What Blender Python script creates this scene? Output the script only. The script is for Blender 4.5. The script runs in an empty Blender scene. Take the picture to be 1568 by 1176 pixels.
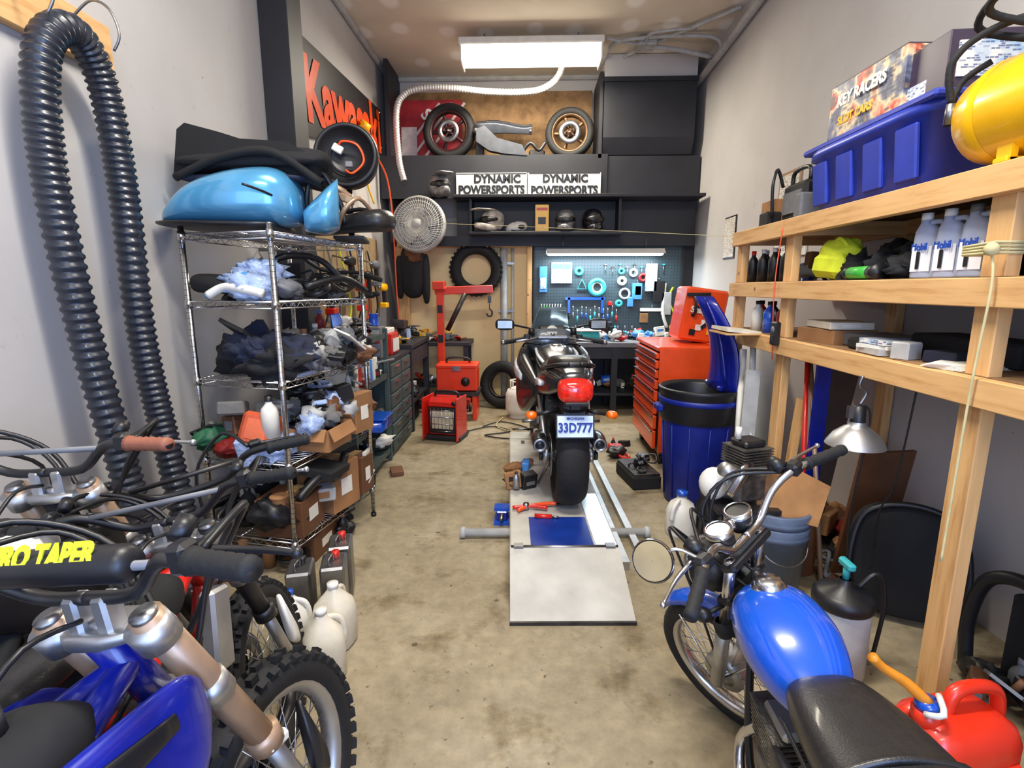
import bpy,bmesh,math,random
from math import sin,cos,pi,radians as rd
from mathutils import Vector,Matrix,noise
V=Vector
sc=bpy.context.scene
sc.view_settings.view_transform='Standard'
# ------------------------------------------------------------ materials
def lin(c):
    o=[]
    for x in c:
        x=x/255
        o.append(x/12.92 if x<=.04045 else ((x+.055)/1.055)**2.4)
    return o
_m={}
def pm(name,col,rough=.5,metal=0,var=.12,scale=12,bump=0,coat=0,emit=0,alpha=1,trans=0,bscale=None):
    if name in _m: return _m[name]
    m=bpy.data.materials.new(name); m.use_nodes=True
    nt=m.node_tree; b=nt.nodes['Principled BSDF']
    c=lin(col)
    tc=nt.nodes.new('ShaderNodeTexCoord'); n=nt.nodes.new('ShaderNodeTexNoise')
    n.inputs['Scale'].default_value=scale; n.inputs['Detail'].default_value=5
    nt.links.new(tc.outputs['Object'],n.inputs['Vector'])
    r=nt.nodes.new('ShaderNodeValToRGB')
    r.color_ramp.elements[0].position=.3; r.color_ramp.elements[1].position=.7
    r.color_ramp.elements[0].color=[max(0,x*(1-var*1.6)) for x in c]+[1]
    r.color_ramp.elements[1].color=[min(1,x*(1+var)) for x in c]+[1]
    nt.links.new(n.outputs['Fac'],r.inputs['Fac'])
    nt.links.new(r.outputs['Color'],b.inputs['Base Color'])
    b.inputs['Roughness'].default_value=rough; b.inputs['Metallic'].default_value=metal
    if coat: b.inputs['Coat Weight'].default_value=coat; b.inputs['Coat Roughness'].default_value=.08
    if trans: b.inputs['Transmission Weight'].default_value=trans
    if alpha<1: b.inputs['Alpha'].default_value=alpha
    if emit:
        nt.links.new(r.outputs['Color'],b.inputs['Emission Color']); b.inputs['Emission Strength'].default_value=emit
    if bump:
        bn=nt.nodes.new('ShaderNodeBump'); bn.inputs['Strength'].default_value=bump; bn.inputs['Distance'].default_value=.01
        n2=nt.nodes.new('ShaderNodeTexNoise'); n2.inputs['Scale'].default_value=bscale or scale*4; n2.inputs['Detail'].default_value=6
        nt.links.new(tc.outputs['Object'],n2.inputs['Vector'])
        nt.links.new(n2.outputs['Fac'],bn.inputs['Height']); nt.links.new(bn.outputs['Normal'],b.inputs['Normal'])
    _m[name]=m; return m
BLK=pm('black_plastic',(24,24,27),.42); BLKM=pm('black_matte',(20,20,22),.85); RUB=pm('rubber',(20,20,21),.75,bump=.3)
BLKP=pm('black_paint',(33,34,40),.55,var=.2,scale=3)
CHR=pm('chrome',(205,205,208),.22,1,.05); STL=pm('steel',(150,150,152),.38,1,.15); ALU=pm('aluminium',(185,185,185),.42,.9,.1)
DSTL=pm('dark_steel',(75,73,72),.45,.8,.3); GRY=pm('grey_plastic',(110,112,116),.5); LGRY=pm('light_grey',(175,175,172),.5)
WHT=pm('white_plastic',(226,224,215),.45,var=.05); CREAM=pm('milky_plastic',(220,212,192),.4,var=.08)
RED=pm('red_paint',(205,32,20),.35,coat=.3); ORG=pm('orange_paint',(235,78,22),.35,coat=.4,var=.06)
BLU=pm('blue_paint',(18,80,190),.24,coat=.8,var=.05); DBLU=pm('dark_blue_plastic',(12,28,135),.3,coat=.4)
TBLU=pm('tote_blue',(42,62,170),.4,var=.1); BINB=pm('bin_blue',(12,34,135),.45); LBLU=pm('metallic_light_blue',(84,160,205),.25,.35,var=.04,coat=1)
YEL=pm('yellow_paint',(252,190,15),.3,coat=.4,var=.05); YGR=pm('yellow_green_cloth',(205,215,40),.8); GRN=pm('green_plastic',(60,175,60),.4)
TEAL=pm('teal_plastic',(50,160,165),.4); TAN=pm('tan_anodised',(172,142,115),.38,.45,.1); BRN=pm('brown_rubber',(140,84,62),.6)
CARD=pm('cardboard',(158,112,70),.85,var=.18,scale=5,bump=.1); PAPR=pm('paper',(232,228,215),.8,var=.05); AMB=pm('amber_lens',(230,100,10),.2,emit=.1)
RLENS=pm('red_lens',(215,35,22),.12,coat=1,emit=.12,var=.25,scale=40); GLS=pm('mirror_glass',(190,190,180),.05,1); SMK=pm('smoked_glass',(150,168,172),.12,trans=.35,alpha=.85)
NAVY=pm('navy_cloth',(32,38,58),.9,bump=.4,scale=8); CLTH=pm('black_cloth',(26,26,29),.9,bump=.5,scale=8); GCL=pm('grey_cloth',(110,108,105),.9,bump=.5,scale=8)
BAGP=pm('plastic_bag',(165,185,222),.22,bump=.8,scale=10,var=.2); BROWN=pm('brown_leather',(105,66,40),.6)
ENG=pm('engine_metal',(120,116,110),.4,.75,.35,25,bump=.4); VIN=pm('black_vinyl',(32,31,31),.38,bump=.12,scale=60,coat=.15)
GUN=pm('gunmetal_green',(74,88,86),.5,.3); TUBE=pm('tube_glow',(255,246,228),.5,emit=7,var=0); LED=pm('led_glow',(215,240,255),.5,emit=10,var=0)
ROPE=pm('rope',(205,195,145),.9); CLBL=pm('light_blue_sign',(70,140,215),.5); DRED=pm('dark_red',(120,20,18),.5)
BSIL=pm('bike_silver',(120,128,134),.28,.5,coat=.7); MIRG=pm('mirror_grey_reflection',(165,175,180),.15,.4); MIRW=pm('mirror_amber_reflection',(200,178,130),.15,.5)  # MIRG, MIRW: greyish and amber reflections painted into the mirror glass colour
SWG=pm('swing_grey',(70,73,80),.45,.3)
def newmat(n):
    m=bpy.data.materials.new(n); m.use_nodes=True; return m,m.node_tree,m.node_tree.nodes['Principled BSDF']
def N(nt,t,**k):
    n=nt.nodes.new('ShaderNode'+t)
    for a,b in k.items(): setattr(n,a,b)
    return n
def ramp(nt,src,stops):
    r=N(nt,'ValToRGB'); e=r.color_ramp.elements
    while len(e)<len(stops): e.new(.5)
    for i,(p,c) in enumerate(stops):
        e[i].position=p; e[i].color=(lin(c)+[1]) if len(c)==3 else c
    nt.links.new(src,r.inputs['Fac']); return r
def noi(nt,vec,s,d=5,r=.55):
    n=N(nt,'TexNoise'); n.inputs['Scale'].default_value=s; n.inputs['Detail'].default_value=d; n.inputs['Roughness'].default_value=r
    nt.links.new(vec,n.inputs['Vector']); return n.outputs['Fac']
def mix(nt,f,a,b,bt='MIX'):
    m=N(nt,'Mix',data_type='RGBA',blend_type=bt)
    if isinstance(f,float): m.inputs[0].default_value=f
    else: nt.links.new(f,m.inputs[0])
    nt.links.new(a,m.inputs[6]); nt.links.new(b,m.inputs[7]); return m.outputs[2]
# concrete
CONC,nt,b=newmat('concrete'); g=N(nt,'NewGeometry').outputs['Position']
c1=ramp(nt,noi(nt,g,1.3,8,.6),[(.3,(138,124,98)),(.5,(158,144,116)),(.72,(176,164,138))]).outputs[0]
c2=ramp(nt,noi(nt,g,14,6,.7),[(.35,(175,175,175)),(.65,(255,255,255))]).outputs[0]
c3=ramp(nt,noi(nt,g,3.6,7,.65),[(.26,(100,84,64)),(.38,(205,196,180)),(.46,(255,255,255))]).outputs[0]
c4=ramp(nt,noi(nt,g,24,3,.5),[(.27,(70,60,50)),(.33,(255,255,255)),(1,(255,255,255))]).outputs[0]
x=mix(nt,.5,c1,c2,'MULTIPLY'); x=mix(nt,.7,x,c3,'MULTIPLY'); x=mix(nt,.7,x,c4,'MULTIPLY')
nt.links.new(x,b.inputs['Base Color']); rr=ramp(nt,noi(nt,g,5,6),[(.3,(175,175,175)),(.7,(225,225,225))]); nt.links.new(rr.outputs[0],b.inputs['Roughness'])
b.inputs['Specular IOR Level'].default_value=.28
bp=N(nt,'Bump'); bp.inputs['Strength'].default_value=.15; nt.links.new(noi(nt,g,40,6,.7),bp.inputs['Height']); nt.links.new(bp.outputs[0],b.inputs['Normal'])
def wallmat(n,a,bb):
    m,nt,b=newmat(n); g=N(nt,'NewGeometry').outputs['Position']
    r=ramp(nt,noi(nt,g,1.2,6),[(.3,a),(.7,bb)]).outputs[0]
    r2=ramp(nt,noi(nt,g,9,4,.7),[(.25,(190,185,178)),(.36,(255,255,255))]).outputs[0]
    r3=ramp(nt,noi(nt,g,22,2,.5),[(.2,(120,112,105)),(.235,(255,255,255)),(1,(255,255,255))]).outputs[0]
    x=mix(nt,.3,r,r2,'MULTIPLY')
    nt.links.new(mix(nt,.7,x,r3,'MULTIPLY'),b.inputs['Base Color']); b.inputs['Roughness'].default_value=.75
    bp=N(nt,'Bump'); bp.inputs['Strength'].default_value=.06; nt.links.new(noi(nt,g,60,4),bp.inputs['Height']); nt.links.new(bp.outputs[0],b.inputs['Normal']); return m
WALL=wallmat('painted_drywall',(178,175,173),(192,189,186)); CRWALL=wallmat('cream_plywood',(232,202,142),(246,220,166))
# ceiling with joint-compound dabs
CEIL,nt,b=newmat('ceiling_drywall'); g=N(nt,'NewGeometry').outputs['Position']
vo=N(nt,'TexVoronoi',voronoi_dimensions='2D'); vo.inputs['Scale'].default_value=1; vo.inputs['Randomness'].default_value=.35
mp=N(nt,'Mapping'); mp.inputs['Scale'].default_value=(2.4,1.7,1.0); nt.links.new(g,mp.inputs['Vector'])
nd=N(nt,'TexNoise'); nd.inputs['Scale'].default_value=4; nt.links.new(g,nd.inputs['Vector'])
mv=N(nt,'Mix',data_type='RGBA'); mv.inputs[0].default_value=.12; nt.links.new(mp.outputs[0],mv.inputs[6]); nt.links.new(nd.outputs['Color'],mv.inputs[7])
nt.links.new(mv.outputs[2],vo.inputs['Vector'])
dab=ramp(nt,vo.outputs['Distance'],[(.13,(215,215,215)),(.23,(0,0,0))]).outputs[0]
ba=ramp(nt,noi(nt,g,2,5),[(.3,(208,195,172)),(.7,(220,208,186))]).outputs[0]
w=N(nt,'RGB'); w.outputs[0].default_value=lin((246,242,234))+[1]
nt.links.new(mix(nt,dab,ba,w.outputs[0]),b.inputs['Base Color']); b.inputs['Roughness'].default_value=.85
# wood
def wood(n,a,bb,dirx=(1,12,12)):
    m,nt,b=newmat(n); tc=N(nt,'TexCoord'); mp=N(nt,'Mapping'); mp.inputs['Scale'].default_value=dirx; nt.links.new(tc.outputs['Object'],mp.inputs['Vector'])
    r=ramp(nt,noi(nt,mp.outputs[0],3,6,.6),[(.3,a),(.5,bb),(.75,[min(255,q+12) for q in bb])]).outputs[0]
    v=N(nt,'TexVoronoi'); v.inputs['Scale'].default_value=4; nt.links.new(tc.outputs['Object'],v.inputs['Vector'])
    k=ramp(nt,v.outputs['Distance'],[(.03,(90,50,25)),(.07,(255,255,255))]).outputs[0]
    nt.links.new(mix(nt,.8,r,k,'MULTIPLY'),b.inputs['Base Color']); b.inputs['Roughness'].default_value=.6; return m
WY=wood('pine_y',(190,138,82),(216,170,112),(12,1,12)); WZ=wood('pine_z',(186,134,78),(214,168,110),(12,12,1)); WX=wood('pine_x',(190,138,82),(216,170,112),(1,12,12))
OSB,nt,b=newmat('plywood_board'); tc=N(nt,'TexCoord').outputs['Object']
nt.links.new(ramp(nt,noi(nt,tc,5,8,.7),[(.3,(92,66,42)),(.5,(134,102,66)),(.7,(160,126,84))]).outputs[0],b.inputs['Base Color']); b.inputs['Roughness'].default_value=.8
# pegboard
PEG,nt,b=newmat('pegboard'); g=N(nt,'NewGeometry').outputs['Position']
vo=N(nt,'TexVoronoi'); vo.inputs['Scale'].default_value=26; vo.inputs['Randomness'].default_value=0
mp=N(nt,'Mapping'); mp.inputs['Scale'].default_value=(1,0,1); nt.links.new(g,mp.inputs['Vector']); nt.links.new(mp.outputs[0],vo.inputs['Vector'])
nt.links.new(ramp(nt,vo.outputs['Distance'],[(.12,(8,12,14)),(.18,(52,68,74))]).outputs[0],b.inputs['Base Color']); b.inputs['Roughness'].default_value=.45
# printed packaging: text-line blocks via brick texture mixed with soft picture noise
def printm(n,base,cols,ink,s=14,pic=3.0,amt=.5):
    m,nt,b=newmat(n); tc=N(nt,'TexCoord').outputs['Object']
    sx=N(nt,'SeparateXYZ'); nt.links.new(tc,sx.inputs[0]); ad=N(nt,'Math',operation='ADD'); nt.links.new(sx.outputs[0],ad.inputs[0]); nt.links.new(sx.outputs[1],ad.inputs[1])
    cb=N(nt,'CombineXYZ'); nt.links.new(ad.outputs[0],cb.inputs[0]); nt.links.new(sx.outputs[2],cb.inputs[1])
    br=N(nt,'TexBrick'); br.inputs['Scale'].default_value=s; br.inputs['Mortar Size'].default_value=.03; br.offset=.37; br.squash=1.6; br.squash_frequency=3
    nt.links.new(cb.outputs[0],br.inputs['Vector'])
    br.inputs['Color1'].default_value=(1,1,1,1); br.inputs['Color2'].default_value=(0,0,0,1); br.inputs['Mortar'].default_value=(1,1,1,1)
    n2=N(nt,'TexNoise'); n2.inputs['Scale'].default_value=pic; n2.inputs['Detail'].default_value=3; nt.links.new(tc,n2.inputs['Vector'])
    r=ramp(nt,n2.outputs['Fac'],[(.3+.4*i/max(1,len(cols)-1),c) for i,c in enumerate(cols)])
    fr=ramp(nt,br.outputs['Color'],[(.25,(255,255,255)),(.4,(0,0,0))]).outputs[0]
    ik=N(nt,'RGB'); ik.outputs[0].default_value=lin(ink)+[1]
    o=mix(nt,fr,r.outputs[0],ik.outputs[0]); o=mix(nt,1-amt,o,r.outputs[0])
    nt.links.new(o,b.inputs['Base Color']); b.inputs['Roughness'].default_value=.4; return m
PRT=printm('printed_carton',0,[(110,60,60),(205,70,45),(230,205,160),(120,125,140),(70,75,100),(190,150,90)],(40,40,60),16,9,.6)
PRT2=printm('printed_label',0,[(222,222,216),(235,232,225),(150,185,215),(230,228,222)],(50,70,130),34,6,.8)
PRT3=printm('poster_print',0,[(205,200,190),(228,225,215)],(90,90,90),28,4,.7)
PRTR=printm('red_box_print',0,[(190,40,30),(205,60,40),(225,190,170)],(30,30,30),24,7,.7)
# ------------------------------------------------------------ mesh builder
def sm(P,k=6,closed=False):
    P=[V(p) for p in P]; n=len(P); o=[]
    rng=n if closed else n-1
    for i in range(rng):
        if closed: a,b,c,d=P[i-1],P[i],P[(i+1)%n],P[(i+2)%n]
        else: a,b,c,d=P[max(i-1,0)],P[i],P[i+1],P[min(i+2,n-1)]
        for j in range(k):
            t=j/k; o.append(.5*((2*b)+(c-a)*t+(2*a-5*b+4*c-d)*t*t+(3*b-a-3*c+d)*t**3))
    if not closed:o.append(P[-1])
    return o
class M:
    def __init__(s,name): s.name=name; s.bm=bmesh.new(); s.mats=[]; s.T=Matrix.Identity(4); s.st=[]
    def push(s,T): s.st.append(s.T.copy()); s.T=s.T@T; return s
    def pop(s): s.T=s.st.pop()
    def add(s,vs,fs,mat,smooth=False):
        if mat not in s.mats: s.mats.append(mat)
        mi=s.mats.index(mat); b=[s.bm.verts.new(s.T@V(v)) for v in vs]
        for f in fs:
            try: q=s.bm.faces.new([b[i] for i in f]); q.material_index=mi; q.smooth=smooth
            except ValueError: pass
    def box(s,c,d,mat,rot=None,bv=0):
        h=[x/2 for x in d]; bv=min(bv,min(h)*.6)
        if rot: s.push(Matrix.Translation(c)@eul(rot)); c=(0,0,0)
        c=V(c)
        if bv<=0:
            vs=[c+V((x*h[0],y*h[1],z*h[2])) for x in(-1,1) for y in(-1,1) for z in(-1,1)]
            fs=[(0,1,3,2),(4,6,7,5),(0,4,5,1),(2,3,7,6),(0,2,6,4),(1,5,7,3)]
        else:
            vs=[];ix={}
            for x in(-1,1):
                for y in(-1,1):
                    for z in(-1,1):
                        for a in range(3):
                            sg=(x,y,z); p=[sg[k]*(h[k]-(0 if k==a else bv)) for k in range(3)]
                            ix[(x,y,z,a)]=len(vs); vs.append(c+V(p))
            fs=[]
            for a in range(3):
                u,w=[k for k in range(3) if k!=a]
                for sg in(-1,1):
                    f=[]
                    for (p,q) in((-1,-1),(1,-1),(1,1),(-1,1)):
                        k=[0]*3;k[a]=sg;k[u]=p;k[w]=q; f.append(ix[(*k,a)])
                    fs.append(f)
                for p in(-1,1):
                    for q in(-1,1):
                        k1=[0]*3;k1[a]=-1;k1[u]=p;k1[w]=q;k2=list(k1);k2[a]=1
                        fs.append([ix[(*k1,u)],ix[(*k2,u)],ix[(*k2,w)],ix[(*k1,w)]])
            for x in(-1,1):
                for y in(-1,1):
                    for z in(-1,1): fs.append([ix[(x,y,z,a)] for a in range(3)])
        s.add(vs,fs,mat)
        if rot: s.pop()
    def loft(s,rings,mat,smooth=True,caps=True,closed=False):
        n=len(rings[0]); vs=[p for r in rings for p in r]; fs=[]
        R=len(rings)
        for i in range(R if closed else R-1):
            for j in range(n): fs.append((i*n+j,i*n+(j+1)%n,((i+1)%R)*n+(j+1)%n,((i+1)%R)*n+j))
        if caps and not closed: fs+= [tuple(range(n)),tuple(range((R-1)*n,R*n))]
        s.add(vs,fs,mat,smooth)
    def tube(s,P,r,mat,seg=8,closed=False,k=0,caps=True):
        if k: 
            if isinstance(r,(list,tuple)): 
                rr=sm([(a,0,0) for a in r],k,closed); r=[q.x for q in rr]
            P=sm(P,k,closed)
        P=[V(p) for p in P]; n=len(P)
        if not isinstance(r,(list,tuple)): r=[r]*n
        up=None; rings=[]
        for i in range(n):
            if closed: t=P[(i+1)%n]-P[i-1]
            else: t=P[min(i+1,n-1)]-P[max(i-1,0)]
            if t.length<1e-7: t=V((0,0,1))
            t.normalize()
            if up is None:
                up=t.orthogonal()
            up=up-t*up.dot(t)
            if up.length<1e-6: up=t.orthogonal()
            up.normalize(); w=t.cross(up)
            rings.append([P[i]+(up*cos(2*pi*j/seg)+w*sin(2*pi*j/seg))*r[i] for j in range(seg)])
        s.loft(rings,mat,True,caps,closed)
    def cyl(s,a,b,r,mat,r2=None,seg=16,smooth=True):
        s.tube([a,b],[r,r if r2 is None else r2],mat,seg)
    def lathe(s,prof,mat,c=(0,0,0),axis='Z',seg=24,closed=False,caps=False):
        rings=[]
        for (r,h) in prof:
            ring=[]
            for j in range(seg):
                a=2*pi*j/seg; p=(r*cos(a),r*sin(a),h)
                if axis=='X': p=(h,r*cos(a),r*sin(a))
                if axis=='Y': p=(r*cos(a),h,r*sin(a))
                ring.append(V(c)+V(p))
            rings.append(ring)
        s.loft(rings,mat,True,caps,closed)
    def ell(s,c,r,mat,rot=None,seg=16,nz=0,ns=3,seed=0):
        T=Matrix.Translation(c)@(eul(rot) if rot else Matrix.Identity(4)); s.push(T)
        rn=seg*2//3
        rings=[]
        for i in range(rn+1):
            th=pi*i/rn; th=max(.02,min(pi-.02,th)); ring=[]
            for j in range(seg):
                a=2*pi*j/seg; d=V((sin(th)*cos(a),sin(th)*sin(a),cos(th)))
                f=1+(nz*noise.noise(d*ns+V((seed*7.3,seed*3.1,seed))) if nz else 0)
                if nz: f+=nz*.6*noise.noise(d*ns*2.7+V((seed,0,seed*5)))
                ring.append(V((d.x*r[0]*f,d.y*r[1]*f,d.z*r[2]*f)))
            rings.append(ring)
        s.loft(rings,mat); s.pop()
    def prism(s,pts,t,mat,T,bv=0):
        s.push(T); n=len(pts)
        vs=[(x,y,-t/2) for x,y in pts]+[(x,y,t/2) for x,y in pts]
        fs=[tuple(range(n)),tuple(range(n,2*n))]+[(i,(i+1)%n,n+(i+1)%n,n+i) for i in range(n)]
        s.add(vs,fs,mat); s.pop()
    def hull(s,secs,mat,k=4,n=20):
        # secs: (y,cx,cz,w,h,p)
        if k>1:
            A=sm([(q[0],q[1],q[2]) for q in secs],k); B=sm([(q[3],q[4],q[5]) for q in secs],k)
            secs=[(*a,*b) for a,b in zip(A,B)]
        rings=[]
        for (y,cx,cz,w,h,p) in secs:
            w=max(w,.002);h=max(h,.002);rg=[]
            for j in range(n):
                a=2*pi*j/n; c_,s_=cos(a),sin(a)
                rg.append(V((cx+w/2*math.copysign(abs(c_)**(2/p),c_),y,cz+h/2*math.copysign(abs(s_)**(2/p),s_))))
            rings.append(rg)
        s.loft(rings,mat)
    def done(s,texts=()):
        bmesh.ops.recalc_face_normals(s.bm,faces=s.bm.faces)
        xs=[v.co for v in s.bm.verts]
        lo=V([min(v[i] for v in xs) for i in range(3)]); hi=V([max(v[i] for v in xs) for i in range(3)])
        o=V(((lo.x+hi.x)/2,(lo.y+hi.y)/2,lo.z))
        for v in s.bm.verts: v.co-=o
        me=bpy.data.meshes.new(s.name); s.bm.to_mesh(me); s.bm.free()
        for m in s.mats: me.materials.append(m)
        ob=bpy.data.objects.new(s.name,me); ob.location=o; sc.collection.objects.link(ob)
        for (body,size,Tm,mat,off,sxy) in texts:
            cu=bpy.data.curves.new('lettering','FONT'); cu.body=body; cu.size=size; cu.extrude=.001; cu.offset=off
            cu.align_x='CENTER'; cu.align_y='CENTER'; cu.resolution_u=3
            cu.materials.append(mat); t=bpy.data.objects.new('lettering',cu); sc.collection.objects.link(t)
            t.parent=ob; t.matrix_parent_inverse=Matrix.Translation(-o); t.matrix_basis=Tm@Matrix.Diagonal((sxy[0],sxy[1],1,1))
        return ob
def eul(r):
    return Matrix.Rotation(rd(r[2]),4,'Z')@Matrix.Rotation(rd(r[1]),4,'Y')@Matrix.Rotation(rd(r[0]),4,'X')
def Tr(*p): return Matrix.Translation(p)
def Sc(k): return Matrix.Scale(k,4)
def face(loc,kind):
    d={'-Y':((1,0,0),(0,0,1),(0,-1,0)),'+X':((0,1,0),(0,0,1),(1,0,0)),'-X':((0,-1,0),(0,0,1),(-1,0,0))}[kind]
    m=Matrix([[d[j][i] for j in range(3)] for i in range(3)]).to_4x4(); m.translation=V(loc); return m
# ------------------------------------------------------------ generic parts
def wheel(m,R,w,rimr,tm,rm,kind='wire',knob=False,disc=0,hubw=.12,nsp=6):
    cr=(R+rimr-.012)/2; a=(R-rimr+.012)/2
    m.lathe([(cr+a*cos(2*pi*i/14),w/2*sin(2*pi*i/14)) for i in range(14)],tm,axis='X',seg=40,closed=True)
    rw=w*.36
    m.lathe([(rimr+.01,-rw),(rimr+.012,rw),(rimr-.004,rw),(rimr-.022,rw*.5),(rimr-.022,-rw*.5),(rimr-.004,-rw)],rm,axis='X',seg=40,closed=True)
    m.cyl((-hubw/2,0,0),(hubw/2,0,0),.032,rm); m.cyl((-hubw/2-.02,0,0),(hubw/2+.02,0,0),.013,STL)
    for sx in(-1,1): m.cyl((sx*hubw*.36,0,0),(sx*hubw*.42,0,0),.048,rm)
    if kind=='wire':
        for i in range(36):
            an=2*pi*i/36; an2=an+(.35 if i%4<2 else -.35); sx=1 if i%2 else -1
            m.cyl((sx*hubw*.38,.045*cos(an2),.045*sin(an2)),(0,(rimr-.015)*cos(an),(rimr-.015)*sin(an)),.0016,CHR,seg=4)
    else:
        for i in range(nsp):
            an=360*i/nsp
            m.push(eul((an,0,0))); m.hull([(.03,0,0,.05,.06,2.5),(.12,0,0,.03,.035,2.5),(rimr-.01,0,0,.045,.05,2.5)],rm,2,10); m.pop()
    if knob:
        n=44
        for i in range(n):
            an=360*i/n
            for (x,rr,tl) in ((-.38,.955,35),(.38,.955,-35),(-.13 if i%2 else .13,1.0,0)):
                m.push(eul((an,0,0))); m.box((x*w*1.0,0,R*rr+.004),(w*.2,.026,.022),tm,(0,tl*-1,0)); m.pop()
    if disc:
        for sx in ((-1,1) if disc==2 else (-1,)):
            x=sx*hubw*.55
            m.lathe([(.075,x-.002),(.135,x-.002),(.135,x+.002),(.075,x+.002)],STL,axis='X',seg=32,closed=True)
            for i in range(5):
                a_=2*pi*i/5; m.cyl((x,.03*cos(a_),.03*sin(a_)),(x,.08*cos(a_),.08*sin(a_)),.006,DSTL,seg=6)
def grip(m,a,b,mat=RUB):
    a,b=V(a),V(b); n=12
    P=[a+(b-a)*i/n for i in range(n+1)]; m.tube(P,[.0165+(.003 if i%2 else 0)+(.006 if i==0 else 0) for i in range(n+1)],mat,12)
def lever(m,piv,end,mat=ALU):
    piv,end=V(piv),V(end); mid=(piv+end)/2+V((0,.015,-.005)); m.tube([piv,mid,end],[.009,.006,.005],mat,8,k=4); m.ell(end,(.009,.009,.009),mat,seg=8)
    m.box(piv,(.04,.03,.03),BLK,bv=.006)
def shock(m,a,b,r,mat,turns=9):
    a,b=V(a),V(b); d=(b-a); t=d.normalized(); u=t.orthogonal(); w=t.cross(u)
    m.tube([a+d*i/(turns*10)+(u*cos(2*pi*i/10)+w*sin(2*pi*i/10))*r for i in range(turns*10+1)],.006,mat,6); m.cyl(a-t*.03,b+t*.03,.012,STL)
def bottle(m,c,r,h,mat,cap=BLK):
    m.lathe([(.001,0),(r,0),(r,h*.62),(r*.85,h*.72),(r*.38,h*.83),(r*.38,h*.9)],mat,c=c,seg=14); m.lathe([(r*.45,h*.88),(r*.45,h),(.001,h)],cap,c=c,seg=12)
def oiljug(m,c,mat,lab,cap,sc_=1,rz=0):
    m.push(Tr(*c)@eul((0,0,rz))@Matrix.Scale(sc_,4))
    R=[]
    for (z,w,d,ox) in ((0,.115,.075,0),(.01,.12,.08,0),(.15,.12,.08,0),(.19,.11,.075,-.004),(.215,.06,.05,-.02),(.225,.036,.036,-.03),(.24,.036,.036,-.03)):
        R.append([V((ox+w/2*math.copysign(abs(cos(a))**.6,cos(a)),d/2*math.copysign(abs(sin(a))**.6,sin(a)),z)) for a in [2*pi*i/16 for i in range(16)]])
    m.loft(R,mat); m.cyl((-.03,0,.238),(-.03,0,.265),.021,cap); m.tube([(-.01,0,.225),(.035,0,.225),(.055,0,.19),(.058,0,.13)],.011,mat,8,k=4)
    m.box((0,-.0405,.08),(.085,.003,.1),lab); m.pop()
def carton(m,c,d,rz=0,mat=CARD,open_=False):
    m.push(Tr(*c)@eul((0,0,rz)))
    x,y,z=d
    if open_:
        t=.005
        m.box((0,0,t/2),(x,y,t),mat); 
        for s_ in(-1,1): m.box((s_*x/2,0,z/2),(t,y,z),mat); m.box((0,s_*y/2,z/2),(x,t,z),mat)
        m.box((x/2+.03,0,z),(.07,y,t),mat,(0,50,0)); m.box((-x/2-.03,0,z-.02),(.07,y,t),mat,(0,-60,0)); m.box((0,-y/2-.02,z-.03),(x,.07,t),mat,(65,0,0))
    else:
        m.box((0,0,z/2),d,mat,bv=.003); m.box((0,0,z+.001),(x,.05,.002),pm('tape',(180,148,100),.3)); m.box((0,-y/2-.001,z*.5),(x*.4,.002,z*.35),PAPR)
    m.pop()
PAL=[BLK,BLKM,GRY,LGRY,WHT,CARD,CLTH,NAVY,DSTL,ALU,RED,BLU,GCL,BROWN,BAGP,PAPR]
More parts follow.
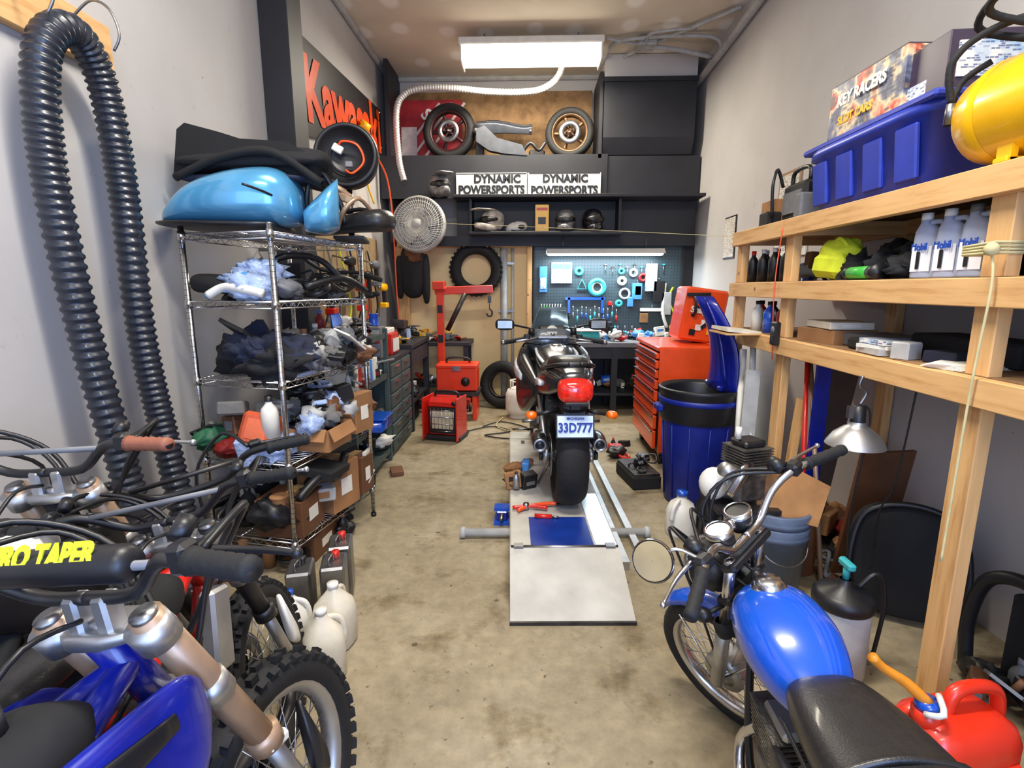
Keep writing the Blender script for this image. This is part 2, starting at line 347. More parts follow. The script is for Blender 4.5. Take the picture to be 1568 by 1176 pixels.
def clutter(m,o,a,b,z,n,seed,pal=None,s=1,hmax=.22,hang=0):
    """random heap of parts within parallelogram o + u*a + v*b"""
    rnd=random.Random(seed); o,a,b=V((o[0],o[1],0)),V((a[0],a[1],0)),V((b[0],b[1],0)); pal=pal or PAL
    for i in range(n):
        p=o+a*rnd.random()+b*rnd.random(); mt=rnd.choice(pal); k=rnd.random(); rz=rnd.uniform(0,180); q=rnd.uniform(.6,1.15)*s
        lz=z+(rnd.random()*hmax*.45 if rnd.random()<.45 else 0)
        if k<.25:
            d=(rnd.uniform(.06,.2)*q,rnd.uniform(.05,.14)*q,min(hmax,rnd.uniform(.03,.16)*q)); m.box((p.x,p.y,lz+d[2]/2),d,mt,(rnd.uniform(-12,12),rnd.uniform(-12,12),rz),.006)
            m.box((p.x,p.y,lz+d[2]/2),(d[0]*.6,d[1]*1.02,d[2]*.5),rnd.choice(pal),(0,0,rz))
        elif k<.38: bottle(m,(p.x,p.y,lz),.035*q,.18*q,mt,rnd.choice(pal))
        elif k<.48:
            h=.1*q; m.lathe([(.001,0),(.04*q,0),(.042*q,.004),(.04*q,.008),(.04*q,h-.008),(.042*q,h-.004),(.04*q,h),(.001,h)],mt,c=(p.x,p.y,lz),seg=16)
        elif k<.72: m.ell((p.x,p.y,lz+.05*q),(.11*q,.08*q,.055*q),mt,(rnd.uniform(-20,20),rnd.uniform(-15,15),rz),18,nz=.5,ns=2.2,seed=rnd.randint(0,99))
        elif k<.84:
            P=[(p.x+rnd.uniform(-.14,.14)*q,p.y+rnd.uniform(-.12,.12)*q,lz+.02+rnd.random()*.1*q) for _ in range(5)]; m.tube(P,.011*q,mt,7,k=5)
        elif k<.93:
            m.push(Tr(p.x,p.y,lz+.03*q)@eul((rnd.uniform(-60,60),0,rz))); m.tube([(.07*q*cos(t*pi/8),.07*q*sin(t*pi/8),0) for t in range(16)],.018*q,mt,8,closed=True); m.pop()
        else:
            m.push(Tr(p.x,p.y,lz+.05*q)@eul((rnd.uniform(0,60),rnd.uniform(-40,40),rz)))
            m.prism([(-.1*q,-.05*q),(.08*q,-.07*q),(.12*q,.02*q),(.02*q,.08*q),(-.09*q,.05*q)],.012,mt,Matrix.Identity(4)); m.cyl((0,0,0),(.02,.03,.06*q),.012,rnd.choice(pal)); m.pop()
# ============================================================ ROOM
XL,XR,YB,ZC=-1.85,2.05,7.3,4.16
def slab(name,lo,hi,mat):
    m=M(name); m.box([(a+b)/2 for a,b in zip(lo,hi)],[b-a for a,b in zip(lo,hi)],mat); return m.done()
slab('floor',(XL-.1,-2.4,-.1),(XR+.1,YB+.1,0),CONC); slab('ceiling',(XL-.1,-2.4,ZC),(XR+.1,YB+.1,ZC+.1),CEIL)
slab('wall_left',(XL-.1,-2.4,0),(XL,YB+.1,ZC),WALL); slab('wall_right',(XR,-2.4,0),(XR+.1,YB+.1,ZC),WALL); slab('wall_back',(XL,YB,0),(XR,YB+.1,ZC),WALL)
m=M('trim_1'); m.box((XL+.03,2.6,ZC-.03),(.06,9.3,.06),LGRY,bv=.02); m.box((0.1,YB-.03,ZC-.03),(3.8,.06,.06),LGRY,bv=.02); m.done()
m=M('wall_cleat_board'); m.box((XL+.022,1.0,2.5),(.04,2.85,.19),WY,bv=.004)
for y in(1.93,2.22): m.tube([(XL+.045,y,2.54),(XL+.13,y,2.6),(XL+.2,y,2.57),(XL+.23,y,2.48),(XL+.2,y,2.42)],.005,STL,8,k=5)
m.done()
# corrugated hoses
m=M('corrugated_exhaust_hose')
def corr(m,P,r,mat,step=.0085,seg=20,amp=.17):
    Q=sm(P,200); o=[Q[0]];acc=0
    for a,b in zip(Q,Q[1:]):
        acc+=(b-a).length
        if acc>=step: o.append(b);acc=0
    pat=[1,1,1-amp,1-amp]
    m.tube(o,[r*pat[i%4] for i in range(len(o))],mat,seg)
HOSE=pm('hose_black',(30,36,48),.38,coat=.2)
x0=XL+.15
corr(m,[(x0+.12,1.97,.28),(x0+.07,1.97,.7),(x0,1.95,1.3),(x0-.02,1.92,1.9),(x0,1.94,2.3),(x0+.01,2.07,2.43),(x0,2.2,2.3),(x0,2.24,1.9),(x0,2.24,1.3),(x0+.05,2.24,.8),(x0+.12,2.22,.32)],.057,HOSE,.0065,20,.15); m.done()
m=M('column_post'); m.box((-1.745,3.98,2.085),(.2,.24,4.14),BLKP,bv=.006); m.box((-1.745,3.98,.01),(.2,.3,.02),DSTL); m.done()
m=M('wall_banner'); q=[(-1.815,4.42,2.7),(-1.815,6.75,3.12),(-1.815,6.75,3.6),(-1.815,4.42,3.46)]
m.add(q+[(x-.012,y,z) for x,y,z in q],[(0,1,2,3),(4,5,6,7),(0,1,5,4),(1,2,6,5),(2,3,7,6),(3,0,4,7)],BLK)
for y,z in((4.46,3.42),(6.7,3.56),(4.46,2.75),(6.7,3.16)): m.cyl((-1.82,y,z),(-1.805,y,z),.02,CHR)
m.done([('Kawasaki',.66,face((-1.808,5.58,3.19),'+X')@eul((0,0,7.0)),ORG,.026,(.9,1.02))])
# ------------------------------------------------------------ BACK FACADE
YF=6.7
m=M('loft_facade')
m.box((-.45,7.0,3.03),(2.5,.6,.04),BLKP); m.box((-.45,YF-.0,2.82),(2.75,.04,.5),BLKP)
m.box((-1.72,7.0,3.1),(.05,.6,2.1),BLKP); m.box((.83,6.98,3.5),(.04,.6,.95),BLKP)
m.box((1.38,6.98,2.8),(1.3,.56,.5),BLKP); m.done()
m=M('duct_soffit_box')
prof=[(6.66,3.9),(6.66,3.25),(6.74,3.07),(7.29,3.07),(7.29,3.9)]
m.add([(x,y,z) for x in(.86,1.93) for y,z in prof],[tuple(range(5)),tuple(range(5,10))]+[(i,(i+1)%5,5+(i+1)%5,5+i) for i in range(5)],BLKP)
m.box((1.395,6.655,3.88),(1.09,.03,.05),BLKP); m.box((1.395,6.97,4.03),(1.07,.6,.24),WALL); m.done()
m=M('loft_back_panel'); m.box((-.45,7.22,3.5),(2.46,.03,.9),OSB); m.done()
m=M('red_poster_board'); m.box((-1.27,7.12,3.45),(.8,.015,.78),pm('poster_red',(165,34,44),.5),(-4,0,0))
for i in range(3): m.box((-1.42+i*.16,7.1,3.46),(.03,.008,.86),pm('stripe_grey',(205,190,188),.6),(-4,38,0))
m.box((-1.55,7.09,3.3),(.2,.008,.42),pm('stripe_grey',(205,190,188),.6),(-4,0,0))
m.done([('SI',.2,face((-1.3,7.05,3.62),'-Y')@eul((0,0,-50)),WHT,.006,(1,1))])
for (x,r,rm) in((-1.0,.33,pm('rim_black',(60,30,32),.4,.4)),(.48,.3,pm('bronze_rim',(110,80,55),.4,.6))):
    m=M('motorcycle_wheel'); m.push(Tr(x,6.86,3.05+r)@eul((0,0,84))); wheel(m,r,.13,r*.7,RUB,rm,'cast',disc=1,nsp=5); m.pop(); m.done()
m=M('motorcycle_swingarm')
m.push(Tr(-.66,6.85,3.4)@eul((0,24,-90)))
for s_ in(-1,1): m.hull([(0,s_*.09,0,.05,.16,5),(.25,s_*.1,.03,.05,.12,5),(.55,s_*.11,0,.04,.07,5),(.68,s_*.11,0,.035,.09,5)],SWG,3)
m.box((0,.06,.02),(.22,.14,.12),SWG,bv=.02); m.cyl((-.14,0,0),(.14,0,0),.04,DSTL); m.cyl((-.15,.66,0),(.15,.66,0),.014,STL); m.pop()
m.prism([(-.25,.3),(-.15,.34),(.0,.2),(.3,.12),(.36,.0),(.1,.02),(-.1,.06),(-.25,.16)],.1,SWG,Tr(-.4,6.72,3.06)@eul((90,0,0)))
m.box((-.62,6.85,3.15),(.1,.12,.2),DSTL,bv=.01); m.box((.08,6.85,3.1),(.2,.14,.1),DSTL,bv=.02); m.tube([(-.1,6.7,3.1),(0,6.68,3.2),(.1,6.7,3.12),(.18,6.72,3.22)],.02,BLK,k=4); m.done()
m=M('shop_sign')
m.box((-.47,6.66,2.72),(.86,.015,.28),WHT,bv=.003); m.box((.41,6.66,2.71),(.88,.015,.29),WHT,bv=.003)
for x in(-.47,.41):
    for s_ in(-1,1): m.box((x,6.65,2.72+s_*.13),(.85,.004,.008),BLK)
BT=pm('sign_black',(20,22,30),.5)
m.done([('DYNAMIC',.125,face((-.4,6.648,2.785),'-Y'),BT,.006,(1.0,1)),('POWERSPORTS',.135,face((-.47,6.648,2.66),'-Y'),BT,.006,(.86,1)),
        ('DYNAMIC',.12,face((.42,6.648,2.785),'-Y'),BT,.006,(1.0,1)),('POWERSPORTS',.135,face((.41,6.648,2.65),'-Y'),BT,.006,(.86,1))])
m=M('display_shelf'); m.box((.55,6.5,2.54),(2.9,.4,.035),BLKP,bv=.004); m.box((.18,6.5,2.13),(1.8,.36,.03),BLKP,bv=.004); m.box((.55,6.68,2.33),(2.9,.03,.42),BLKP)
for x in(-.7,1.05): m.box((x,6.55,2.33),(.03,.3,.38),BLKP)
m.box((.2,6.66,2.06),(3.6,.06,.12),BLKP); m.done()
def helmet(name,x,y,z,mat,rz=0,mx=False):
    m=M(name); m.push(Tr(x,y,z)@eul((0,0,rz)))
    m.hull([(-.13,0,.13,.04,.06,2),(-.11,0,.13,.14,.17,2.2),(-.04,0,.135,.22,.25,2.3),(.05,0,.135,.23,.26,2.3),(.12,0,.14,.17,.19,2.2),(.145,0,.14,.04,.06,2)],mat,3)
    m.hull([(-.145,0,.13,.1,.07,2.5),(-.12,0,.135,.19,.085,2.5),(-.05,0,.14,.235,.085,2.5),(0,0,.14,.238,.07,2.5)],BLK,3)
    if mx:
        m.hull([(-.24,0,.07,.06,.05,3),(-.18,0,.06,.13,.08,3),(-.08,0,.05,.2,.09,3),(0,0,.05,.2,.08,3)],mat,3)
        m.hull([(-.26,0,.245,.16,.015,4),(-.1,0,.25,.2,.02,4),(0,0,.25,.16,.03,4)],mat,3)
    else: m.hull([(-.15,0,.05,.08,.05,3),(-.1,0,.045,.18,.07,3),(0,0,.045,.21,.07,3)],mat,3)
    m.lathe([(.1,0),(.105,.02),(.09,.03)],BLK,c=(0,.01,0)); m.pop(); return m.done()
helmet('motocross_helmet',-.45,6.45,2.145,pm('helmet_grey',(185,178,165),.3,coat=.6,var=.4),-50,True)
helmet('motocross_helmet',-1.08,6.5,2.555,pm('helmet_dark',(130,130,130),.35,coat=.4,var=.5),30,True)
helmet('motorcycle_helmet',.42,6.45,2.145,pm('helmet_grey2',(120,120,122),.2,coat=1),-10); helmet('motorcycle_helmet',.74,6.45,2.145,pm('helmet_black',(36,36,40),.12,coat=1),15)
m=M('face_mask'); m.ell((-.16,6.45,2.2),(.13,.08,.065),WHT,(0,-12,0),20,nz=.15); m.ell((-.1,6.37,2.2),(.04,.02,.025),BLK); m.tube([(-.26,6.45,2.19),(-.2,6.38,2.16),(-.1,6.38,2.155)],.008,BLK,k=4); m.done()
m=M('spark_plug_box'); m.box((.14,6.42,2.3),(.16,.08,.3),YEL,bv=.004); m.box((.14,6.378,2.27),(.09,.004,.08),BLK); m.box((.14,6.378,2.4),(.13,.004,.03),RED); m.done()
m=M('wall_fan'); m.push(Tr(-1.3,6.3,2.22)@eul((-6,0,-8)))
m.lathe([(.31,-.05),(.325,-.03),(.325,.03),(.31,.05)],LGRY,axis='Y',seg=48)
m.lathe([(.001,.06),(.3,.06),(.31,.05)],LGRY,axis='Y',seg=48)
for r in (.06,.1,.14,.18,.22,.26,.3): m.tube([(r*cos(a*pi/20),-.055-.02*(1-r/.3),r*sin(a*pi/20)) for a in range(40)],.003,WHT,4,closed=True)
for i in range(60):
    a=2*pi*i/60; m.tube([(.06*cos(a),-.078,.06*sin(a)),(.2*cos(a+.15),-.068,.2*sin(a+.15)),(.31*cos(a+.3),-.05,.31*sin(a+.3))],.0022,WHT,4)
for i in range(5):
    m.push(eul((0,72*i,0))); m.hull([(-.015,0,.04,.05,.02,3),(-.0,0,.14,.15,.2,2.4),(.015,.02,.2,.1,.1,2)],LGRY,2,12); m.pop()
m.lathe([(.001,-.09),(.05,-.085),(.06,-.07),(.06,-.05)],LGRY,axis='Y'); m.lathe([(.07,0),(.08,.1),(.04,.16),(.001,.16)],GRY,axis='Y'); m.cyl((0,.1,0),(-.05,.38,-.1),.02,GRY); m.pop(); m.done()
m=M('flexible_duct'); corr(m,[(-1.5,6.5,2.75),(-1.55,6.5,3.0),(-1.56,6.5,3.5),(-1.45,6.5,3.7),(-1.2,6.5,3.76),(-.9,6.5,3.75),(-.5,6.5,3.71),(-.1,6.5,3.7),(.15,6.5,3.74),(.32,6.5,3.88),(.38,6.5,4.14)],.038,pm('foil',(205,203,200),.4,.5,.1,bump=.6,scale=30),.007,14,.12); m.done()
m=M('ceiling_conduit')
m.tube([(.9,7.2,4.1),(.85,6.6,4.1),(1.0,6.2,4.1),(1.9,6.15,4.1),(2.0,6.15,3.9)],.02,LGRY,k=6); m.tube([(.95,6.9,4.12),(1.2,6.5,4.12),(2.0,5.6,4.12)],.018,LGRY,k=5)
m.tube([(2.0,7.2,3.9),(2.0,5,3.98),(1.98,3.6,4.08)],.04,LGRY,10,k=4); m.box((1.25,6.3,4.1),(.2,.2,.08),LGRY,bv=.01); m.tube([(.8,6.2,4.12),(1.2,6.25,4.08),(1.25,6.0,4.08),(1.7,6.0,4.12)],.015,LGRY,k=4); m.tube([(1.25,6.3,4.08),(1.6,6.35,4.06),(2.0,6.4,4.0)],.025,LGRY,k=4); m.done()
m=M('red_air_line'); m.tube([(-1.75,5.9,3.1),(-1.7,6.0,2.95),(-1.62,6.2,2.7),(-1.6,6.3,2.2),(-1.6,6.35,1.4),(-1.55,6.3,.95)],.009,ORG,k=6); m.tube([(-1.79,5.85,3.2),(-1.72,5.9,3.15)],.05,YEL,12); m.tube([(-1.75,5.9,3.1),(-1.7,5.7,2.95),(-1.72,5.75,2.6),(-1.7,5.9,2.4)],.01,YEL,k=5); m.done()
def fixture(y,z=ZC-.06,hx=.73):
    m=M('fluorescent_light_fixture')
    m.box((0,y,z+.03),(2*hx+.06,.36,.07),WHT,bv=.01)
    prof=[(-.14,0),(-.15,-.03),(-.11,-.13),(-.05,-.155),(.05,-.155),(.11,-.13),(.15,-.03),(.14,0)]
    m.loft([[V((x,y+a,z+b)) for a,b in prof] for x in(-hx,hx)],TUBE,False)
    for x in(-hx-.008,hx+.008): m.box((x,y,z-.07),(.02,.32,.17),WHT,bv=.005)
    for x in(-.5,.5): m.cyl((x,y,z+.06),(x,y,ZC),.006,STL)
    m.done()
fixture(6.15,ZC-.16); fixture(1.3)
slab('wall_partition',(-1.6,6.86,0),(.02,6.9,2.0),CRWALL)
m=M('door_frame_timber'); m.box((-.82,6.78,2.03),(1.7,.12,.07),WX); m.box((-1.62,6.78,1.0),(.14,.12,2.0),WZ); m.box((0,6.78,1.0),(.06,.14,2.0),WZ); m.done()
slab('wall_dark_panel',(.05,6.78,0),(XR,6.86,2.12),BLKP)
m=M('spare_tire'); m.push(Tr(-.68,6.76,1.72)@eul((0,0,90)))
m.lathe([(.26+.07*cos(t*pi/7),.06*sin(t*pi/7)) for t in range(14)],RUB,axis='X',seg=40,closed=True)
for i in range(34):
    m.push(eul((i*360/34,0,0)))
    for x in(-.035,0,.035): m.box((x,0,.33),(.022,.03,.02),RUB)
    m.pop()
m.pop(); m.cyl((-.68,6.86,2.0),(-.68,6.72,2.0),.012,STL); m.done()
m=M('vertical_pipe'); m.cyl((-.33,6.8,0),(-.33,6.8,2.0),.045,LGRY); m.cyl((-.22,6.82,0),(-.22,6.82,2.0),.02,LGRY)
for z in(.4,1.2,1.8): m.box((-.3,6.82,z),(.2,.05,.03),STL)
m.done()
m=M('pegboard_panel'); m.box((.98,6.765,1.4),(1.85,.02,1.3),PEG)
for x in(.055,1.905): m.box((x,6.75,1.4),(.02,.03,1.3),BLKP)
m.done()
m=M('pegboard_hand_tools'); rnd=random.Random(5); y=6.735
def ringo(x,z,R,r,mat): m.tube([(x+R*cos(a*pi/12),y,z+R*sin(a*pi/12)) for a in range(24)],r,mat,8,closed=True)
ringo(.85,1.5,.09,.028,TEAL); ringo(.85,1.5,.06,.01,WHT); ringo(1.16,1.58,.04,.02,WHT); ringo(1.2,1.42,.06,.015,LGRY); ringo(1.13,1.3,.03,.02,TEAL); ringo(1.3,1.68,.04,.015,WHT); ringo(1.42,1.62,.04,.02,DRED);ringo(1.15,1.7,.03,.014,TEAL); ringo(.62,1.7,.04,.02,TEAL)
for i in range(8):
    x=.15+i*.035; L=.2-.012*i; m.cyl((x,y,1.28),(x,y,1.28-L),.006,GRN if i<4 else CHR,seg=6); m.ell((x,y,1.28),(.014,.006,.014),CHR,seg=8); m.ell((x,y,1.28-L),(.016,.006,.014),CHR,seg=8)
m.box((.17,y,1.6),(.1,.05,.32),CLBL,bv=.005); m.box((.17,y-.03,1.55),(.07,.004,.14),PRT2); m.box((.4,y,1.68),(.26,.03,.26),PRT2,bv=.003); m.box((.4,y-.018,1.76),(.24,.004,.06),CLBL)
m.box((.7,y,1.36),(.5,.03,.03),BLU); m.box((.5,y,1.28),(.03,.03,.2),BLU); m.box((.92,y,1.28),(.03,.03,.2),BLU); m.tube([(.6,y,1.48),(.66,y,1.6),(.72,y,1.48)],.01,TEAL,6,closed=True)
m.box((1.02,y,1.3),(.05,.04,.05),RED,bv=.005)
for (x,z,w,h,mt) in((1.52,1.62,.14,.34,PRT2),(1.35,1.45,.12,.2,CLBL),(1.45,1.12,.1,.12,CARD),(1.62,1.45,.14,.26,BLK),(1.27,1.32,.07,.12,CLBL),(1.72,1.3,.12,.28,LGRY),(1.55,1.22,.3,.04,WHT),(.95,1.02,.2,.1,BLK),(.35,1.02,.22,.12,BLK),(1.36,1.46,.08,.12,WHT)):
    m.box((x,y-.01,z),(w,.05,h),mt,bv=.005); m.cyl((x,y,z+h/2),(x,y,z+h/2+.04),.005,STL)
for i in range(12):
    x=.5+i*.055; z=1.17+rnd.uniform(-.03,.03); mt=rnd.choice([RED,BLU,BLK,TEAL,GRY]); m.cyl((x,y,z),(x,y,z-.08),.011,mt,seg=8); m.cyl((x,y,z),(x,y,z+.08),.005,CHR,seg=6)
for i in range(10):
    x=.5+i*.09; z=.96; L=.1; m.cyl((x-.012,y,z),(x-.02,y,z-L),.008,rnd.choice([RED,BLU]),seg=6); m.cyl((x+.012,y,z),(x+.02,y,z-L),.008,RED if i%2 else BLU,seg=6); m.ell((x,y,z+.03),(.015,.008,.03),STL,seg=8)
for i in range(9):
    x=.95+.09*i; z=1.78-.03*(i%2); m.cyl((x,y,z),(x,y,z-.11),.006,STL,seg=6); m.box((x,y,z),(.035,.02,.018),[STL,DSTL,TEAL][i%3],bv=.003)
m.tube([(1.8,y,1.5),(1.75,y-.02,1.35),(1.85,y-.02,1.1),(1.78,y-.03,1.0),(1.88,y-.02,.85)],.012,YGR,k=5); m.tube([(1.7,y,1.55),(1.68,y-.03,1.2),(1.74,y-.03,1.0)],.02,WHT,k=4)
m.done()
m=M('shop_light'); m.loft([[V((x,6.55+a,1.93+b)) for a,b in((-.09,-.03),(-.03,.03),(.03,.03),(.09,-.03),(.03,.01),(-.03,.01))] for x in(.2,1.62)],WHT,False)
for s_ in(-1,1): m.cyl((.22,6.55+s_*.03,1.9),(1.6,6.55+s_*.03,1.9),.02,LED)
for x in(.4,1.4): m.cyl((x,6.55,1.96),(x,6.55,2.115),.003,STL)
m.done()
m=M('workbench'); m.box((1.05,6.42,.84),(1.9,.66,.06),GRY,bv=.006)
for x in(.15,1.0,1.95):
    for yy in(6.14,6.7): m.box((x,yy,.41),(.07,.07,.81),BLKP)
m.box((1.05,6.42,.25),(1.85,.6,.03),BLKP); m.box((1.05,6.13,.74),(1.8,.03,.13),BLKP); m.done()
m=M('workbench_clutter'); clutter(m,(.2,6.2),(1.65,0),(0,.4),.87,44,11,[WHT,LGRY,BLK,TEAL,CHR,PAPR,RED,CLBL,LGRY],.8,.14); m.done()
m=M('under_bench_parts'); clutter(m,(.2,6.2),(1.6,0),(0,.4),.265,16,12,None,1,.2); m.done()
m=M('tote_on_bench'); m.hull([(6.2,.62,.93,.42,.1,8),(6.5,.62,.93,.44,.12,8)],TEAL,1,24); m.box((.62,6.35,.995),(.46,.34,.015),WHT,bv=.005); m.done()
RORG=pm('hoist_red',(222,58,22),.35,coat=.3,var=.06)
m=M('engine_hoist'); X=-1.05
m.box((X,6.2,.8),(.08,.08,1.5),RORG,bv=.006); m.box((X+.28,6.2,1.47),(.68,.07,.09),RORG,(0,-2,0),.006); m.box((X,6.15,1.52),(.14,.14,.1),RORG,bv=.01); m.cyl((X+.08,6.18,1.0),(X+.3,6.18,1.43),.03,DSTL); m.cyl((X+.15,6.18,1.15),(X+.3,6.18,1.43),.018,CHR)
m.cyl((X+.58,6.2,1.43),(X+.58,6.2,1.25),.006,STL); m.tube([(X+.58,6.2,1.25),(X+.61,6.2,1.22),(X+.6,6.2,1.17),(X+.56,6.2,1.17),(X+.55,6.2,1.2)],.01,DSTL,k=4); m.box((X+.58,6.2,1.36),(.04,.05,.08),DSTL)
for s_ in(-1,1): m.box((X+s_*.12+.1,6.0,.1),(.06,.9,.07),RORG,(0,0,s_*8),.005)
m.box((X+.08,6.25,.12),(.5,.1,.08),RORG,bv=.005)
for xx,yy in((-.15,6.25),(.33,6.25),(-.1,5.6),(.32,5.6)): m.push(Tr(X+xx,yy,.04)); m.lathe([(.001,-.015),(.04,-.015),(.04,.015),(.001,.015)],BLK,axis='X',seg=16); m.pop()
for z in(.5,.9,1.25): m.box((X,6.155,z),(.06,.005,.09),BLK)
m.done()
m=M('back_work_table'); m.box((-1.2,6.55,.82),(.95,.5,.05),BLKP,bv=.005)
for x in(-1.63,-.78): m.box((x,6.35,.4),(.05,.05,.8),BLKP); m.box((x,6.75,.4),(.05,.05,.8),BLKP)
m.box((-1.2,6.55,.3),(.9,.45,.03),BLKP); m.done()
m=M('bench_parts'); clutter(m,(-1.6,6.4),(.8,0),(0,.3),.845,20,21,[BLK,STL,RED,YEL,GRY,TAN],.75,.14); clutter(m,(-1.6,6.4),(.8,0),(0,.3),.315,10,22,None,.9,.2); m.done()
m=M('red_tool_box'); m.box((-.82,5.95,.47),(.46,.3,.26),RORG,bv=.012); m.box((-.82,5.95,.62),(.47,.31,.05),RORG,bv=.012); m.tube([(-.95,5.95,.64),(-.93,5.95,.7),(-.71,5.95,.7),(-.69,5.95,.64)],.012,BLK,k=3)
m.box((-.82,5.79,.6),(.1,.02,.05),CHR); m.cyl((-.72,5.797,.45),(-.72,5.785,.45),.05,BLK); m.box((-.82,5.95,.31),(.5,.34,.05),DSTL)
for x in(-1.02,-.62): m.box((x,5.95,.15),(.05,.3,.3),RORG,bv=.006)
m.done()
m=M('portable_heater'); m.push(Tr(-.83,5.1,0)@eul((0,0,-12)))
m.box((0,0,.03),(.38,.3,.05),BLK,bv=.015); m.box((0,.02,.23),(.34,.22,.38),RED,bv=.03); m.box((0,-.1,.2),(.3,.03,.27),BLK,bv=.01); m.box((0,-.115,.21),(.22,.01,.18),pm('heater_plate',(190,175,150),.5,.2)); m.box((0,-.1,.365),(.3,.02,.05),RED,bv=.005); m.box((0,-.1,.075),(.3,.02,.03),RED,bv=.005)
for i in range(7): m.cyl((-.12+.04*i,-.125,.09),(-.12+.04*i,-.125,.33),.0028,CHR,seg=5)
for z in(.1,.17,.24,.31): m.cyl((-.13,-.127,z),(.13,-.127,z),.0028,CHR,seg=5)
m.tube([(-.12,.02,.41),(-.1,.02,.47),(.1,.02,.47),(.12,.02,.41)],.013,BLK,k=4); m.cyl((.12,-.1,.38),(.12,-.12,.38),.022,BLK)
for s_ in(-1,1): m.box((s_*.175,-.05,.23),(.012,.3,.42),RED,bv=.005)
m.pop(); m.done()
m=M('propane_cylinder'); m.lathe([(.11,0),(.11,.03),(.13,.05),(.155,.1),(.155,.27),(.13,.33),(.06,.36),(.03,.37)],WHT,c=(-.12,6.0,0)); m.tube([(-.12+.1*cos(a*pi/8),6+.1*sin(a*pi/8),.43) for a in range(12)],.009,WHT)
for a in(0,3,6,9): m.cyl((-.12+.1*cos(a*pi/8),6+.1*sin(a*pi/8),.34),(-.12+.1*cos(a*pi/8),6+.1*sin(a*pi/8),.43),.009,WHT)
m.cyl((-.12,6,.36),(-.12,6,.43),.02,TAN); m.done()
m=M('loose_rubber_tire'); m.push(Tr(-.34,6.45,.3)@eul((0,10,70))); m.lathe([(.23+.07*cos(t*pi/7),.06*sin(t*pi/7)) for t in range(14)],RUB,axis='X',seg=36,closed=True); m.lathe([(.16,-.04),(.17,.04),(.15,.04),(.15,-.04)],DSTL,axis='X',seg=30,closed=True); m.pop(); m.done()
m=M('floor_power_cord')
m.tube([(-.65,5.3,.012),(-.4,5.5,.012),(-.2,5.3,.012),(-.45,5.15,.012),(-.15,5.05,.012),(.0,5.4,.012),(-.3,5.7,.012),(-.5,5.5,.012)],.007,BLK,6,k=6); m.tube([(-.3,5.9,.012),(-.35,5.5,.012),(-.05,5.25,.012),(.1,5.6,.012)],.006,ROPE,6,k=6); m.done()
m=M('hanging_coat'); 
m.push(Tr(-1.42,6.45,1.72)); m.hull([(-.08,0,0,.05,.5,2),(-.04,0,-.02,.28,.62,2.6),(.04,0,-.02,.3,.66,2.6),(.08,0,0,.1,.5,2)],CLTH,3); m.hull([(-.05,.15,-.1,.04,.3,2),(0,.16,-.12,.1,.6,3),(.05,.15,-.1,.04,.3,2)],CLTH,3); m.hull([(-.05,-.15,-.1,.04,.3,2),(0,-.16,-.1,.1,.52,3),(.05,-.15,-.1,.04,.3,2)],CLTH,3); m.ell((.02,-.06,.2),(.1,.05,.12),BROWN,nz=.4); m.cyl((0,.0,.3),(0,.05,.4),.01,STL); m.pop(); m.done()
m=M('clothes_line_string'); m.tube([(-1.0,6.2,2.22),(0,5.2,2.07),(1.42,3.66,1.83)],.0022,ROPE,5,k=6); m.done()
# ------------------------------------------------------------ LIFT + SPORT BIKE
LT=Tr(.19,2.54,0)@eul((0,0,2.2))
m=M('motorcycle_lift_table'); m.push(LT)
PLT=pm('painted_deck',(188,185,176),.5,.1,.12,6)
m.box((0,1.1,.155),(.565,2.2,.03),PLT,bv=.004)
for s_ in(-1,1): m.box((s_*.27,1.1,.125),(.03,2.2,.06),PLT); m.box((s_*.2,1.2,.03),(.05,2.1,.06),DSTL); m.box((s_*.17,1.1,.09),(.03,1.6,.06),DSTL,(4,0,0))
m.box((.335,1.1,.025),(.05,2.1,.05),ALU); m.box((.45,1.1,.02),(.04,2.1,.04),ALU)
vs=[(-.285,0.0,.17),(.285,0,.17),(.285,-.41,.012),(-.285,-.41,.012),(-.285,0,.15),(.285,0,.15),(.285,-.41,0.002),(-.285,-.41,0.002)]
m.add(vs,[(0,1,2,3),(4,5,6,7),(0,1,5,4),(1,2,6,5),(2,3,7,6),(3,0,4,7)],PLT); m.cyl((-.28,0,.165),(.28,0,.165),.01,STL); m.box((0,-.41,.008),(.575,.012,.016),DSTL)
for x in(-.24,.24): m.box((x,.0,.175),(.05,.04,.008),STL)
m.box((-.01,.17,.172),(.33,.34,.006),pm('blue_deck',(20,52,140),.35)); m.box((.22,.35,.171),(.11,.7,.004),pm('polished_plate',(215,215,218),.25,.8))
m.cyl((-.56,.43,.035),(.54,.43,.035),.025,LGRY)
for x in(-.57,.55): m.cyl((x-.015,.43,.035),(x+.015,.43,.035),.034,LGRY)
for s_ in(-1,1): m.box((s_*.09,2.0,.25),(.02,.3,.16),BLK,bv=.005); m.cyl((s_*.09,2.0,.25),(s_*.26,2.0,.25),.01,STL)
m.pop(); m.done()
m=M('sport_motorcycle'); m.push(LT@Tr(.075,.58,.17)@eul((0,0,.6)))
DGR=pm('bike_charcoal',(38,40,44),.3,.2,coat=.5); WST=pm('bike_white',(225,225,228),.25,coat=.7)
m.push(Tr(0,0,.31)); wheel(m,.31,.19,.215,RUB,DGR,'cast',disc=1,hubw=.2,nsp=5)
m.pop()
m.push(Tr(0,1.4,.3)); wheel(m,.3,.12,.215,RUB,DGR,'cast',disc=2,hubw=.14,nsp=5); m.pop()
